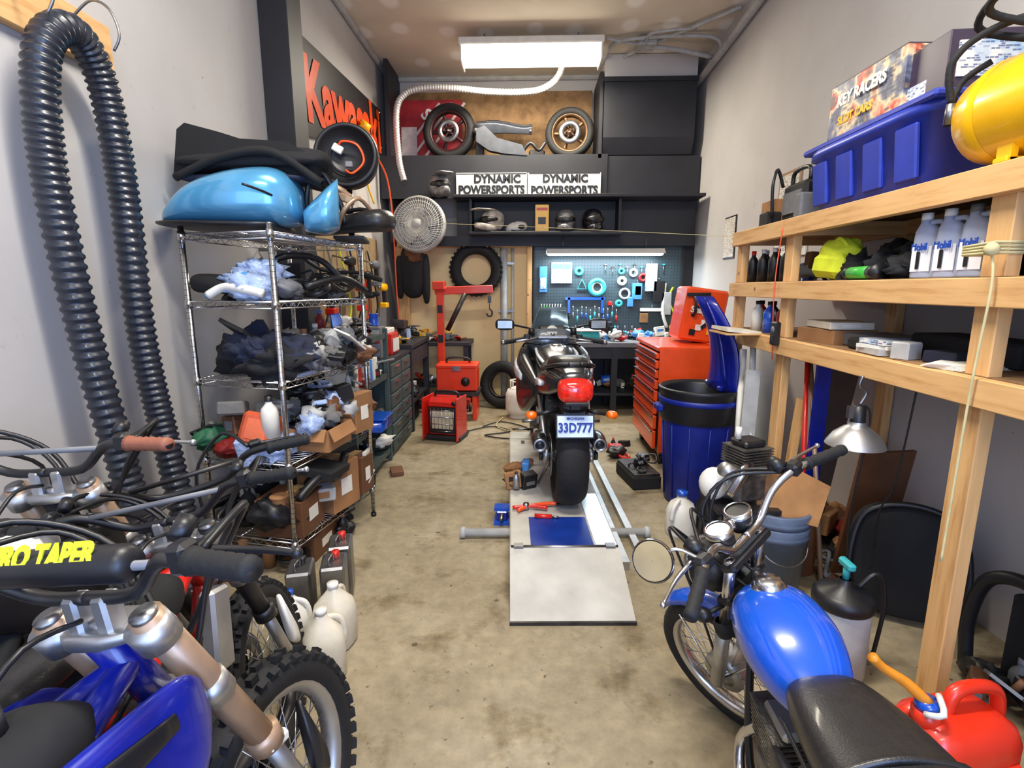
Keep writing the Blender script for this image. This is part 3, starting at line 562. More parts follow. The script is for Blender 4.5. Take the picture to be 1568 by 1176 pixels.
for s_ in(-1,1):
    m.hull([(-.04,s_*.14,.31,.035,.08,5),(.2,s_*.14,.33,.035,.09,5),(.5,s_*.12,.38,.05,.12,5)],ALU,2,14)
    m.cyl((s_*.16,-.02,.31),(s_*.18,-.02,.31),.03,DSTL); m.box((s_*.13,.58,.45),(.04,.16,.3),DSTL,bv=.01)
    m.cyl((s_*.1,1.4,.3),(s_*.1,1.16,.95),.027,ALU); m.cyl((s_*.1,1.33,.5),(s_*.1,1.16,.95),.022,CHR)
    m.cyl((s_*.14,.42,.42),(s_*.27,.4,.42),.012,STL); m.box((s_*.16,.42,.46),(.02,.12,.1),ALU,bv=.01); m.cyl((s_*.14,-.02,.36),(s_*.16,.3,.62),.014,ALU)
    m.tube([(s_*.18,-.1,.4),(s_*.18,.05,.4),(s_*.16,.32,.34)],[.042,.05,.04],DGR,16,k=4); m.lathe([(.042,-.11),(.03,-.12),(.025,-.08)],STL,c=(s_*.18,0,.4),axis='Y'); m.tube([(s_*.16,.3,.34),(s_*.13,.6,.22),(s_*.1,.95,.2),(s_*.09,1.1,.45)],.02,STL,10,k=5)
    m.hull([(.5,s_*.15,.62,.06,.1,3),(.75,s_*.2,.58,.1,.34,3),(1.0,s_*.24,.6,.12,.46,3),(1.25,s_*.2,.68,.1,.38,3),(1.42,s_*.1,.76,.06,.16,3)],DGR,4)
    m.hull([(.8,s_*.255,.66,.03,.05,3),(1.0,s_*.3,.7,.03,.09,3),(1.28,s_*.25,.78,.03,.05,3)],WST,3)
    m.cyl((s_*.1,1.12,.93),(s_*.3,1.02,.91),.012,ALU); grip(m,(s_*.23,1.07,.925),(s_*.39,.98,.905)); lever(m,(s_*.23,1.11,.925),(s_*.4,1.06,.9)); m.ell((s_*.4,.972,.903),(.02,.02,.02),STL,seg=10)
    m.box((s_*.21,1.08,.94),(.05,.05,.045),BLK,bv=.01); m.cyl((s_*.17,1.13,.95),(s_*.17,1.13,1.01),.026,BLK)
    m.tube([(s_*.14,1.35,.98),(s_*.26,1.28,1.01),(s_*.34,1.24,1.03)],.009,BLK,k=4); m.hull([(1.2,s_*.385,1.03,.15,.09,3),(1.24,s_*.385,1.03,.155,.095,3),(1.29,s_*.375,1.03,.05,.04,2)],BLK,2); m.box((s_*.385,1.196,1.03),(.12,.004,.062),MIRG,bv=.001)
    m.cyl((s_*.08,-.12,.62),(s_*.2,-.14,.6),.011,BLK); m.hull([(-.19,s_*.235,.6,.05,.035,2.5),(-.15,s_*.235,.6,.065,.045,2.5),(-.11,s_*.23,.6,.03,.03,2)],AMB,2)
    m.tube([(s_*.1,.55,.62),(s_*.11,.1,.74),(s_*.08,-.22,.82)],.014,BLKM,k=4)
    m.tube([(s_*.11,.3,.82),(s_*.14,.0,.86),(s_*.1,-.2,.9),(s_*.03,-.24,.91)],.011,BLK,k=4)
    m.hull([(-.26,s_*.06,.8,.05,.06,3),(-.05,s_*.1,.77,.08,.14,3),(.25,s_*.13,.72,.08,.16,3),(.5,s_*.14,.66,.06,.1,3)],DGR,3)
    m.hull([(.1,s_*.165,.74,.02,.03,3),(.3,s_*.178,.72,.02,.05,3),(.48,s_*.172,.67,.02,.03,3)],WST,2)
    m.lathe([(.001,s_*.2),(.07,s_*.2),(.08,s_*.17),(.08,0)],ENG,c=(0,.72,.36),axis='X',seg=20)
m.hull([(-.28,0,.815,.14,.09,3),(-.15,0,.83,.18,.12,3),(.05,0,.82,.2,.12,3),(.25,0,.79,.2,.1,3)],DGR,3)
m.hull([(-.17,0,.89,.1,.03,3),(-.1,0,.9,.19,.07,3.5),(.1,0,.875,.24,.09,3.5),(.22,0,.84,.24,.07,3)],VIN,3)
m.hull([(.2,0,.8,.24,.06,3.5),(.35,0,.79,.3,.08,3.5),(.52,0,.8,.24,.08,3),(.6,0,.82,.1,.06,3)],VIN,3)
m.hull([(.5,0,.74,.12,.1,2.6),(.6,0,.77,.24,.16,2.6),(.78,0,.8,.31,.2,2.5),(.95,0,.8,.3,.19,2.5),(1.06,0,.79,.18,.12,2.5)],DGR,5,28)
m.hull([(.52,0,.79,.02,.02,2.4),(.62,0,.845,.1,.02,2.4),(.78,0,.893,.11,.02,2.4),(.95,0,.888,.11,.02,2.4)],WST,3)
for s_ in(-1,1): m.tube([(s_*.1,.56,.79),(s_*.145,.7,.84),(s_*.145,.95,.86)],.012,WST,8,k=5)
m.lathe([(.001,.012),(.04,.01),(.045,0)],CHR,c=(0,.8,.9)); m.box((0,.78,.42),(.26,.42,.34),ENG,bv=.03); m.box((0,1.0,.4),(.3,.05,.3),DSTL)
m.hull([(1.15,0,.9,.34,.2,3),(1.3,0,.87,.44,.28,2.6),(1.45,0,.83,.32,.26,2.4),(1.56,0,.79,.1,.1,2.2)],BSIL,4,24)
R=[]
for i in range(7):
    t=i/6; z=.98+.19*t; yy=1.45-.2*t; w=.17-.06*t; R.append([V((w*sin(a),yy-.12*(1-cos(a)),z)) for a in [(-1.4+2.8*j/12) for j in range(13)]]+[V((w*.97*sin(a),yy-.006-.12*(1-cos(a)),z)) for a in [(1.4-2.8*j/12) for j in range(13)]])
m.loft(R,SMK); m.box((0,1.2,.97),(.22,.08,.09),BLK,(-30,0,0),.015); m.cyl((0,1.165,.98),(0,1.155,.985),.045,WHT); m.cyl((-.07,1.165,.97),(-.07,1.157,.975),.025,WHT); m.box((0,1.12,.935),(.24,.08,.03),ALU,bv=.01); m.cyl((0,1.1,.95),(0,1.1,.97),.02,CHR)
m.hull([(-.345,0,.765,.06,.05,2.6),(-.325,0,.765,.17,.12,2.8),(-.28,0,.77,.2,.14,3),(-.24,0,.78,.19,.12,3)],RLENS,3,24); m.box((0,-.335,.705),(.13,.03,.02),BLK,bv=.005)
m.hull([(-.2,0,.7,.14,.06,3),(-.27,0,.66,.13,.04,3)],BLK,2); m.box((0,-.25,.6),(.14,.03,.22),BLK,(-18,0,0),.01); m.box((0,-.3,.68),(.06,.03,.03),BLK,bv=.005)
m.box((0,-.3,.57),(.215,.005,.135),BLK,(-12,0,0),.002); m.box((0,-.304,.57),(.198,.004,.118),pm('plate_blue',(205,222,240),.4),(-12,0,0))
m.tube([(0,.15,.62),(0,-.12,.64),(0,-.22,.6)],[.05,.07,.05],BLKM,10,k=3); m.hull([(-.05,0,.64,.2,.02,3),(.15,0,.66,.2,.02,3),(.3,0,.6,.2,.02,3)],BLKM,2)
m.cyl((-.1,.0,.3),(-.16,.3,.01),.01,STL); shock(m,(0,.42,.4),(0,.36,.66),.035,RED,6)
m.tube([(-.1,1.1,.88),(-.24,1.15,.86),(-.12,1.2,.6)],.008,BLK,k=5); m.tube([(.1,1.1,.88),(.24,1.16,.84),(.1,1.2,.6)],.008,BLK,k=5); m.tube([(-.12,.02,.33),(-.12,.25,.35),(-.11,.6,.37)],.012,DSTL)
Tb=m.T.copy(); m.pop()
PLB=pm('plate_text',(30,50,140),.5)
m.done([('33D777',.062,Tb@Tr(0,-.312,.563)@eul((78,0,0)),PLB,.002,(.95,1.15)),('MICHIGAN',.02,Tb@Tr(0,-.3035,.615)@eul((78,0,0)),PLB,.0005,(1,1))])
m=M('bolt_cutter'); m.push(LT@Tr(-.18,.42,.185)@eul((0,0,12)))
m.tube([(-.06,0,0),(.02,.03,.01),(.14,.04,.01),(.2,.03,.01)],.012,ORG,k=4); m.tube([(-.08,.05,0),(.02,.03,.01),(.12,-.02,.01)],.012,RED,k=4); m.cyl((.0,.03,-.01),(.0,.03,.03),.018,STL); m.box((.22,.03,.01),(.07,.04,.015),BLK,bv=.004); m.pop()
m.push(LT@Tr(-.1,.33,.185)@eul((0,0,-8))); m.cyl((-.04,0,0),(.06,0,0),.014,RED); m.cyl((.06,0,0),(.1,0,0),.006,STL); m.pop(); m.done()
m=M('mechanic_parts_pile'); m.push(LT@Tr(-.26,.75,.17)); clutter(m,(-.0,-.0),(.1,0),(0,.5),0,12,31,[DSTL,BLK,BRN,CARD,ALU,CLBL],.65,.12); m.pop(); m.done()
m=M('scissor_jack'); m.push(Tr(-.17,3.2,0)); m.box((0,0,.01),(.1,.16,.02),BLU); m.box((0,0,.05),(.07,.1,.06),DBLU,bv=.006); m.cyl((0,-.12,.06),(0,.1,.06),.012,STL); m.box((0,0,.09),(.1,.08,.02),BLU); m.pop(); m.done()
# ------------------------------------------------------------ RIGHT: tool chest
m=M('tool_chest'); x0,x1,y0,y1=1.07,1.55,4.3,5.2
m.box(((x0+x1)/2+.01,(y0+y1)/2,.55),(x1-x0-.02,y1-y0,.88),BLKP,bv=.01); m.box(((x0+x1)/2,(y0+y1)/2,1.0),(x1-x0+.02,y1-y0+.02,.04),ORG,bv=.01); m.box(((x0+x1)/2,y0-.006,.86),(x1-x0,.012,.28),ORG,bv=.003)
m.box(((x0+x1)/2,y0-.002,.4),(x1-x0-.04,.01,.56),ORG)
z=.14
for hh in(.17,.13,.11,.1,.09,.08,.08,.06):
    m.box((x0-.006,(y0+y1)/2,z+hh/2-.004),(.03,y1-y0-.05,hh-.012),ORG,bv=.006); m.box((x0-.026,(y0+y1)/2,z+hh-.018),(.018,y1-y0-.08,.012),CHR); z+=hh+.002
for xx in(x0+.07,x1-.07):
    for yy in(y0+.08,y1-.08): m.lathe([(.001,-.018),(.05,-.018),(.05,.018),(.001,.018)],BLK,c=(xx,yy,.05),axis='X',seg=16); m.box((xx,yy,.095),(.05,.07,.02),STL)
m.done()
m=M('orange_storage_case'); m.box((1.5,4.75,1.26),(.36,.35,.46),ORG,(0,8,0),.02); m.tube([(1.4,4.55,1.28),(1.4,4.5,1.3),(1.4,4.5,1.4),(1.4,4.55,1.42)],.012,BLK,k=4)
for i in range(5): m.box((1.4+.05*i,4.562,1.12+.04*(i%3)),(.05,.006,.05),[BLK,WHT,PRT2,YEL,BLK][i],(0,8,0))
m.box((1.44,4.56,1.44),(.2,.02,.03),BLK); m.box((1.53,4.56,1.2),(.14,.006,.03),BLK,(0,-40,0)); m.box((1.42,4.56,1.3),(.1,.006,.03),BLK,(0,-60,0))
m.done([('Snap-on',.075,face((1.5,4.557,1.3),'-Y')@eul((0,0,-8)),WHT,.003,(1,1))])
m=M('wall_poster'); m.box((XR-.006,5.6,2.0),(.008,.3,.42),BLK); m.box((XR-.012,5.6,2.0),(.006,.27,.39),PRT3); m.done()
m=M('wall_poster'); m.box((XR-.006,4.4,2.25),(.008,.35,.3),TAN); m.box((XR-.012,4.4,2.25),(.006,.3,.25),PRT3); m.done()
m=M('wall_calendar'); m.box((XR-.01,4.3,1.9),(.012,.5,.32),WHT); m.box((XR-.018,4.3,1.92),(.006,.44,.25),PRT3); m.done()
m=M('blue_trash_barrel'); c=(1.19,3.6,0)
m.lathe([(.001,.005),(.2,.005),(.21,.02),(.255,.66),(.265,.72),(.28,.73),(.28,.76),(.262,.765),(.25,.72),(.2,.05),(.001,.04)],BINB,c=c,seg=40)
m.lathe([(.262,.6),(.275,.63),(.275,.8),(.285,.82),(.27,.83),(.25,.8),(.24,.66)],BLK,c=c,seg=40)
for s_ in(-1,1): m.box((c[0]+s_*.28,c[1],.68),(.05,.12,.05),BINB,bv=.01)
for i in range(12):
    a=2*pi*i/12; m.cyl((c[0]+.215*cos(a),c[1]+.215*sin(a),.05),(c[0]+.252*cos(a),c[1]+.252*sin(a),.58),.004,BINB,seg=6)
m.ell((c[0],c[1],.7),(.24,.24,.06),BLKM,nz=.3); m.done()
m=M('blue_bin_lid')
R=[]
for i in range(11):
    t=i/10; z=.82+.62*t; w=.24*(1-.75*t**2.2); cx=1.34-.13*t+.06*sin(t*pi)
    out=[V((cx-.09*cos(v*pi/2),3.62+w*v,z)) for v in [q/6 for q in range(-6,7)]]; inn=[V((cx+.012-.09*cos(v*pi/2),3.62+w*v,z)) for v in [q/6 for q in range(6,-7,-1)]]
    R.append(out+inn)
m.loft(R,DBLU)
m.box((1.3,3.62,.83),(.06,.3,.04),DBLU,bv=.01); m.tube([(1.29,3.42,.88),(1.24,3.46,1.2),(1.17,3.57,1.43)],.01,DBLU,k=4); m.done()
m=M('white_jug'); m.lathe([(.001,0),(.085,0),(.09,.02),(.09,.15),(.07,.2),(.03,.23),(.03,.25)],WHT,c=(.94,3.05,0),seg=20); m.cyl((.94,3.05,.25),(.94,3.05,.28),.034,BLU); m.tube([(.91,3.0,.24),(.87,2.97,.2),(.86,2.97,.12)],.013,WHT,k=4); m.done()
m=M('black_detergent_jug'); m.lathe([(.001,0),(.08,0),(.085,.02),(.08,.18),(.04,.24),(.035,.27),(.001,.27)],BLK,c=(1.13,3.1,0),seg=20); m.tube([(1.1,3.05,.25),(1.05,3.03,.2),(1.04,3.04,.1)],.012,BLK,k=4); m.done()
m=M('black_parts_tray'); m.push(Tr(.86,3.95,0)@eul((0,0,10))); m.box((0,0,.05),(.22,.4,.1),BLKM,bv=.01); m.box((0,0,.11),(.2,.38,.02),DSTL); clutter(m,(-.08,-.16),(.16,0),(0,.3),.12,8,44,[BLK,DSTL,GRY,BLK],.6,.08); m.pop(); m.done()
m=M('chain_ratchet_pile'); clutter(m,(.72,4.4),(.2,0),(0,.5),0,7,45,[BLK,DSTL,RED,GRY],.7,.1); m.done()
# ------------------------------------------------------------ RIGHT wooden rack
m=M('timber_storage_rack'); XF=1.39
for y in(.35,1.68,2.98): m.box((XF+.045,y,.93),(.045,.089,1.86),WZ,bv=.003); m.box((XR-.03,y,.93),(.045,.089,1.86),WZ,bv=.003)
m.box((XF+.045,3.66,.93),(.045,.089,1.86),WZ,bv=.003)
for zt in(1.86,1.53,1.225):
    m.box((XF,2.0,zt-.045),(.04,3.4,.089),WY,bv=.003); m.box((XR-.06,2.0,zt-.045),(.04,3.4,.089),WY); m.box(((XF+XR)/2,2.0,zt-.006),(.62,3.4,.018),OSB)
    for y in(.35,1.62,2.92,3.6): m.box(((XF+XR)/2,y,zt-.055),(.6,.04,.07),WX)
m.done()
m=M('rope_tie')
for i in range(4): m.tube([(1.365,1.63,1.6+.01*i),(1.365,1.74,1.6+.008*i),(1.46,1.74,1.6+.01*i),(1.46,1.63,1.602+.01*i)],.005,ROPE,6,closed=True)
m.tube([(1.36,1.63,1.6),(1.35,1.6,1.5),(1.355,1.62,1.2),(1.36,1.63,.8),(1.35,1.62,.62)],.004,ROPE,6,k=5); m.ell((1.35,1.62,1.61),(.02,.02,.02),ROPE,seg=10); m.tube([(1.37,2.98,1.85),(1.36,3.0,1.5),(1.37,2.97,1.1)],.003,ORG,5,k=4); m.done()
m=M('blue_storage_tote'); x0,x1,y0,y1=1.42,1.88,2.03,2.9
R=[]
for (z,e) in((1.862,-.05),(1.875,-.035),(2.12,.0),(2.122,.015),(2.16,.015),(2.162,-.005)):
    cx,cy=(x0+x1)/2,(y0+y1)/2; w,d=(x1-x0)/2+e,(y1-y0)/2+e
    R.append([V((cx+w*math.copysign(abs(cos(a))**.3,cos(a)),cy+d*math.copysign(abs(sin(a))**.3,sin(a)),z)) for a in[2*pi*(j+.5)/32 for j in range(32)]])
m.loft(R,TBLU); m.box(((x0+x1)/2,(y0+y1)/2,2.17),(x1-x0+.03,y1-y0+.03,.03),TBLU,bv=.012); m.box(((x0+x1)/2,(y0+y1)/2,2.19),(x1-x0-.08,y1-y0-.08,.02),TBLU,bv=.008)
for i in range(4): m.box((x0+.016,y0+.14+.2*i,2.0),(.02,.12,.2),TBLU,(0,-6,0),.008)
for yy in(y0-.02,y1+.02): m.box(((x0+x1)/2,yy,2.14),(.16,.05,.05),TBLU,bv=.01)
m.done()
m=M('printed_toy_carton'); m.box((1.66,2.58,2.33),(.36,.5,.24),PRT,(0,0,2),.004); m.box((1.66,2.58,2.455),(.34,.48,.006),pm('carton_lid',(70,62,66),.5),(0,0,2)); m.box((1.66,2.22,2.31),(.3,.22,.2),pm('carton_purple',(62,50,70),.4),(0,0,-3),.004); m.box((1.52,2.22,2.3),(.01,.2,.16),PRTR,(0,0,-3)); m.box((1.66,2.107,2.31),(.25,.006,.12),PRT2,(0,0,-3)); m.box((1.52,2.35,2.25),(.02,.3,.06),PRT2)
m.done([('KEY RACERS',.07,face((1.474,2.59,2.37),'-X'),WHT,.003,(.9,1)),('SLOT CARS',.05,face((1.474,2.62,2.28),'-X'),YEL,.002,(1,1))])
m=M('yellow_air_tank'); c=(1.49,1.42,2.03); rr_=.155
m.lathe([(.001,.5),(.06,.493),(.11,.47),(.14,.43),(rr_,.36),(rr_,-.36),(.14,-.43),(.11,-.47),(.001,-.5)],YEL,c=c,axis='Y',seg=36)
m.lathe([(rr_+.0005,.33),(rr_+.004,.35),(rr_+.0005,.37)],YEL,c=c,axis='Y',seg=36)
for yy in(1.15,1.68): m.box((c[0],yy,1.868),(.22,.05,.015),YEL,bv=.003); m.box((c[0]-.09,yy,1.9),(.02,.05,.07),YEL); m.box((c[0]+.09,yy,1.9),(.02,.05,.07),YEL)
m.cyl((c[0]-.02,1.7,2.17),(c[0]-.02,1.7,2.26),.015,DSTL); m.cyl((c[0]-.05,1.86,2.1),(c[0]-.06,1.92,2.11),.016,STL)
m.tube([(1.45,1.72,2.25),(1.34,1.75,2.3),(1.33,1.6,2.33),(1.45,1.35,2.33),(1.6,1.4,2.3),(1.6,1.65,2.3),(1.42,1.8,2.28),(1.33,1.85,2.2),(1.35,1.86,2.08)],.011,RUB,8,k=7); m.tube([(1.5,1.75,2.22),(1.4,1.86,2.3),(1.38,1.7,2.36),(1.48,1.4,2.36),(1.65,1.35,2.28),(1.62,1.3,2.2)],.011,RUB,8,k=7); m.tube([(1.45,1.85,2.2),(1.4,1.9,2.15),(1.36,1.88,2.02)],.01,RUB,8,k=5)
m.cyl((1.35,1.86,2.08),(1.355,1.87,2.02),.013,STL); m.box((1.5,1.5,2.2),(.1,.14,.05),BLK,bv=.01); m.done()
OJ=pm('oil_jug_grey',(172,182,205),.35,var=.04); OJL=pm('oil_label',(240,242,248),.4,var=.03)
for i,y in enumerate((1.82,1.93,2.04)):
    m=M('motor_oil_jug'); oiljug(m,(1.48,y,1.531),OJ,OJL,WHT if i else GRY,.9,-78); m.done([('1',.08,face((1.438,y,1.595),'-X'),BLK,.004,(1,1)),('Mobil',.035,face((1.438,y,1.645),'-X'),BLU,.001,(1,1))])
for i,y in enumerate((1.55,1.42,1.2,1.05)):
    m=M('fluid_bottle'); oiljug(m,(1.52,y,1.531),[CLBL,BLK,RED,LGRY][i],OJL,[BLK,WHT,BLK,BLU][i],1.0,-85); m.done()
m=M('yellow_safety_bag'); m.ell((1.53,2.68,1.63),(.1,.13,.1),YGR,None,24,nz=.25,ns=1.5,seed=4); m.box((1.5,2.66,1.6),(.16,.2,.12),YGR,(5,6,8),.03); m.tube([(1.5,2.58,1.68),(1.48,2.63,1.73),(1.5,2.73,1.69)],.01,YGR,k=4); m.done()
m=M('work_gloves_pile')
for i in range(7): m.ell((1.5+.06*(i%3),2.15+.065*i,1.575+.03*(i%3)),(.08,.075,.05),CLTH,(0,10*i,30*i),20,nz=.6,ns=2.5,seed=i)
m.done()
m=M('green_flashlight'); m.cyl((1.42,2.42,1.562),(1.41,2.26,1.562),.026,GRN); m.cyl((1.41,2.26,1.562),(1.408,2.2,1.562),.026,BLK,r2=.034); m.lathe([(.027,0),(.03,.01),(.027,.02)],BLK,c=(1.42,2.41,1.562),axis='Y'); m.done()
m=M('dark_bottles_group')
for i in range(7): bottle(m,(1.46+.05*(i%2),3.1+.075*i,1.531),.032,.2,[BLK,CLBL,BLK,LGRY,BLK,NAVY,BLK][i],RED if i%3==0 else WHT)
for i in range(6): bottle(m,(1.46+.06*(i%2),3.08+.085*i,1.226),.036,.19,[DRED,LGRY,BLU,BLK,WHT,RED][i])
m.done()
m=M('storage_jars'); clutter(m,(1.7,3.05),(.2,0),(0,.55),1.53,8,51,None,.8,.2); clutter(m,(1.75,1.1),(.2,0),(0,1.8),1.53,12,55,[BLK,GRY,BLK,CLTH],1,.22); m.done()
m=M('cordless_drill_set')
m.box((1.62,3.2,1.98),(.22,.26,.22),BLK,bv=.02); m.tube([(1.55,3.1,2.09),(1.55,3.12,2.16),(1.55,3.28,2.16),(1.55,3.3,2.09)],.012,BLK,k=4); m.box((1.505,3.2,1.98),(.01,.2,.12),GRY); m.box((1.6,3.5,1.95),(.2,.18,.17),CARD,bv=.004)
m.box((1.5,3.45,1.91),(.1,.1,.1),DSTL,bv=.01); m.tube([(1.48,3.38,1.92),(1.46,3.36,2.1),(1.5,3.4,2.2),(1.55,3.42,2.1)],.01,BLK,k=4); m.box((1.5,3.0,1.93),(.12,.08,.14),GRY,bv=.01); m.done()
m=M('shelf_boxes_and_papers')
carton(m,(1.55,2.7,1.226),(.22,.3,.07),4); carton(m,(1.55,2.68,1.3),(.2,.26,.035),-5,CREAM); m.box((1.5,2.36,1.255),(.12,.12,.05),BLKM,bv=.01)
m.box((1.47,2.2,1.26),(.13,.16,.015),WHT,(0,0,10)); m.box((1.47,2.2,1.28),(.12,.16,.02),PRT2,(0,0,0)); m.box((1.47,2.2,1.243),(.14,.17,.025),LGRY,(0,0,-5)); m.box((1.45,2.05,1.26),(.08,.07,.07),LGRY,(0,0,20),.006)
m.box((1.52,1.93,1.25),(.1,.12,.045),NAVY,(0,0,15),.005); m.box((1.7,2.0,1.27),(.2,.5,.09),BLKM,bv=.01); m.box((1.6,2.4,1.26),(.2,.3,.06),GRY,bv=.005)
for i in range(5): m.box((1.5,1.83,1.2275+.004*i),(.2,.15,.003),PAPR,(0,0,10+7*i))
m.box((1.6,1.4,1.25),(.25,.2,.05),PRT2,bv=.004); clutter(m,(1.5,.8),(.4,0),(0,.7),1.226,10,61,None,1,.2); m.done()
m=M('handheld_radio'); m.box((1.355,2.93,1.25),(.03,.07,.13),BLK,bv=.008); m.cyl((1.355,2.95,1.31),(1.355,2.95,1.37),.006,BLK); m.cyl((1.338,2.93,1.27),(1.34,2.93,1.27),.02,GRY); m.box((1.339,2.93,1.22),(.004,.04,.04),DSTL); m.done()
m=M('paper_pad_on_rack'); m.box((1.28,3.3,1.24),(.2,.28,.02),CREAM,(0,6,0)); m.box((1.28,3.3,1.225),(.22,.3,.01),WX); m.done()
m=M('clamp_work_lamp'); c=(1.345,2.12,.86)
m.lathe([(.11,0),(.105,.012),(.085,.045),(.05,.075),(.032,.085),(.03,.1)],ALU,c=c,seg=32); m.lathe([(.001,.17),(.025,.165),(.028,.1),(.028,.08)],BLK,c=c,seg=16); m.ell((c[0],c[1],c[2]+.03),(.03,.03,.04),WHT)
m.tube([(c[0],c[1],c[2]+.17),(c[0]+.02,c[1],c[2]+.22),(c[0]-.01,c[1],c[2]+.25),(c[0],c[1],c[2]+.29)],.005,STL,k=5); m.box((c[0]-.02,c[1],c[2]+.14),(.05,.02,.05),STL)
m.tube([(c[0]+.01,c[1],c[2]+.17),(c[0]+.05,c[1],c[2]+.1),(c[0]+.03,c[1]+.02,c[2]-.3),(c[0]+.06,c[1]+.05,c[2]-.62),(c[0]+.05,c[1]+.1,.12)],.004,BLK,6,k=6); m.tube([(1.55,2.1,1.13),(1.53,2.12,.7),(1.5,2.15,.55),(1.53,2.2,.25),(1.45,2.2,.1)],.004,BLK,6,k=6); m.done()
m=M('leaning_lumber'); m.box((1.52,2.72,.62),(.07,.022,1.15),DBLU,(6,-3,0)); m.box((1.62,2.8,.6),(.14,.02,1.2),pm('dark_board',(70,52,40),.7),(5,4,0)); m.box((1.46,2.85,.45),(.02,.07,.9),WZ,(2,3,0)); m.box((1.78,2.6,.35),(.3,.02,.7),BROWN,(8,0,10)); m.box((1.47,2.62,.2),(.16,.015,.4),BROWN,(-10,15,20)); m.done()
m=M('leaning_pvc_pipes'); m.cyl((1.3,3.15,0.02),(1.4,3.45,1.1),.022,WHT); m.cyl((1.34,3.05,.02),(1.44,3.4,1.15),.018,WHT); m.box((1.36,3.2,.5),(.09,.02,1.0),LGRY,(-12,6,0)); m.cyl((1.44,2.6,.02),(1.5,2.85,1.15),.012,RED); m.cyl((1.5,2.5,.02),(1.52,2.85,1.1),.012,TAN); m.done()
m=M('plastic_bucket')
c=(1.23,2.48,0)
BK=pm('bucket_grey',(95,108,130),.45)
for k in(0,.07): m.lathe([(.001,.005+k),(.13,.005+k),(.15,.3+k),(.158,.3+k),(.158,.32+k),(.152,.33+k),(.16,.36+k),(.15,.37+k),(.135,.1+k)],BK,c=c,seg=32)
m.tube([(c[0]-.155,c[1],.36),(c[0]-.1,c[1]-.13,.24),(c[0],c[1]-.17,.2),(c[0]+.1,c[1]-.13,.24),(c[0]+.155,c[1],.36)],.004,STL,k=5); m.done()
m=M('crumpled_cardboard'); m.push(Tr(c[0]+.01,c[1],.45)@Sc(.95)); KP=pm('kraft_paper',(165,118,72),.85,bump=.2)
m.prism([(-.15,-.06),(.1,-.08),(.15,.1),(.0,.26),(-.12,.14)],.006,KP,eul((70,0,20))); m.prism([(-.12,-.08),(.14,-.06),(.16,.16),(-.05,.2)],.006,KP,Tr(.02,-.08,.02)@eul((60,15,-15))); m.prism([(-.1,-.1),(.12,-.08),(.1,.14),(-.13,.1)],.006,KP,Tr(-.05,.06,.04)@eul((80,0,60))); m.pop(); m.done()
m=M('small_engine'); c=(1.05,2.5,.55)
m.push(Tr(*c)@Sc(1.15)); m.box((0,0,0),(.16,.16,.14),ENG,(0,0,20),.02)
for i in range(7): m.box((.02,0,.09+.012*i),(.15,.14,.005),ENG,(0,0,20))
m.box((.02,0,.18),(.11,.1,.03),DSTL,(0,0,20),.01); m.lathe([(.001,-.1),(.06,-.1),(.07,-.07),(.07,0)],ALU,axis='X',seg=20); m.cyl((-.05,-.08,.06),(-.12,-.12,.1),.03,ALU); m.cyl((-.03,-.02,.2),(-.03,-.02,.25),.012,WHT); m.tube([(0,-.08,.1),(-.05,-.15,.1),(-.1,-.15,.0)],.02,CHR,k=5); m.ell((-.12,-.02,.0),(.06,.06,.07),WHT)
m.box((0,0,-.09),(.26,.24,.02),DSTL)
for a_ in(-1,1):
    for b_ in(-1,1): m.cyl((a_*.11,b_*.1,-.1),(a_*.13,b_*.12,-.475),.012,DSTL,seg=8)
m.pop(); m.done()
m=M('pump_sprayer'); c=(1.22,1.88,0)
m.lathe([(.001,0),(.095,0),(.1,.02),(.1,.28),(.095,.3)],LGRY,c=c,seg=28); m.lathe([(.1,.29),(.108,.3),(.108,.33),(.09,.35),(.03,.37),(.02,.4)],BLK,c=c,seg=28); m.cyl((c[0],c[1],.4),(c[0],c[1],.45),.012,TEAL); m.box((c[0],c[1],.46),(.03,.08,.03),TEAL,bv=.008)
m.tube([(c[0]+.05,c[1],.36),(c[0]+.12,c[1],.42),(c[0]+.16,c[1],.3),(c[0]+.14,c[1],.05)],.008,BLK,k=5); m.done()
m=M('black_fender_panel'); m.push(Tr(1.72,2.25,.27)@eul((-14,0,-25))); m.hull([(-.03,0,-.03,.36,.42,3.2),(-.01,0,0,.44,.5,3.2),(.03,0,0,.45,.52,3.2),(.045,0,0,.4,.46,3.2)],BLKM,3,28); m.tube([(-.2,-.02,-.2),(-.22,-.03,0),(-.17,-.03,.2),(0,-.03,.26),(.17,-.03,.2),(.22,-.03,0),(.2,-.02,-.2)],.014,BLK,8,k=5); m.pop(); m.done()
m=M('car_seat_frame'); m.tube([(1.72,1.5,.03),(1.8,1.58,.34),(1.78,1.72,.46),(1.74,1.86,.42),(1.74,1.92,.22),(1.74,1.9,.03)],.025,BLK,10,k=6); m.box((1.82,1.68,.22),(.05,.3,.34),BLKM,bv=.02); m.box((1.82,1.38,.12),(.3,.35,.2),DSTL,bv=.02); m.cyl((1.6,1.5,.1),(1.95,1.3,.32),.012,CHR); m.cyl((1.6,1.45,.18),(1.9,1.25,.4),.01,CHR); m.done()
m=M('under_rack_clutter'); clutter(m,(1.55,2.5),(.4,0),(0,.9),0,18,71,[BLK,BLKM,DSTL,GRY,CARD,NAVY,DRED,BROWN],1.2,.3); clutter(m,(1.45,1.3),(.4,0),(0,.5),0,14,72,[BLK,DSTL,GRY,BROWN,BROWN],.9,.18); m.done()
m=M('fuel_can'); m.push(Tr(1.275,1.39,0)@eul((0,0,12))@Sc(1.1)); GC=pm('fuel_can_red',(225,50,25),.35,var=.04,coat=.3)
R=[]
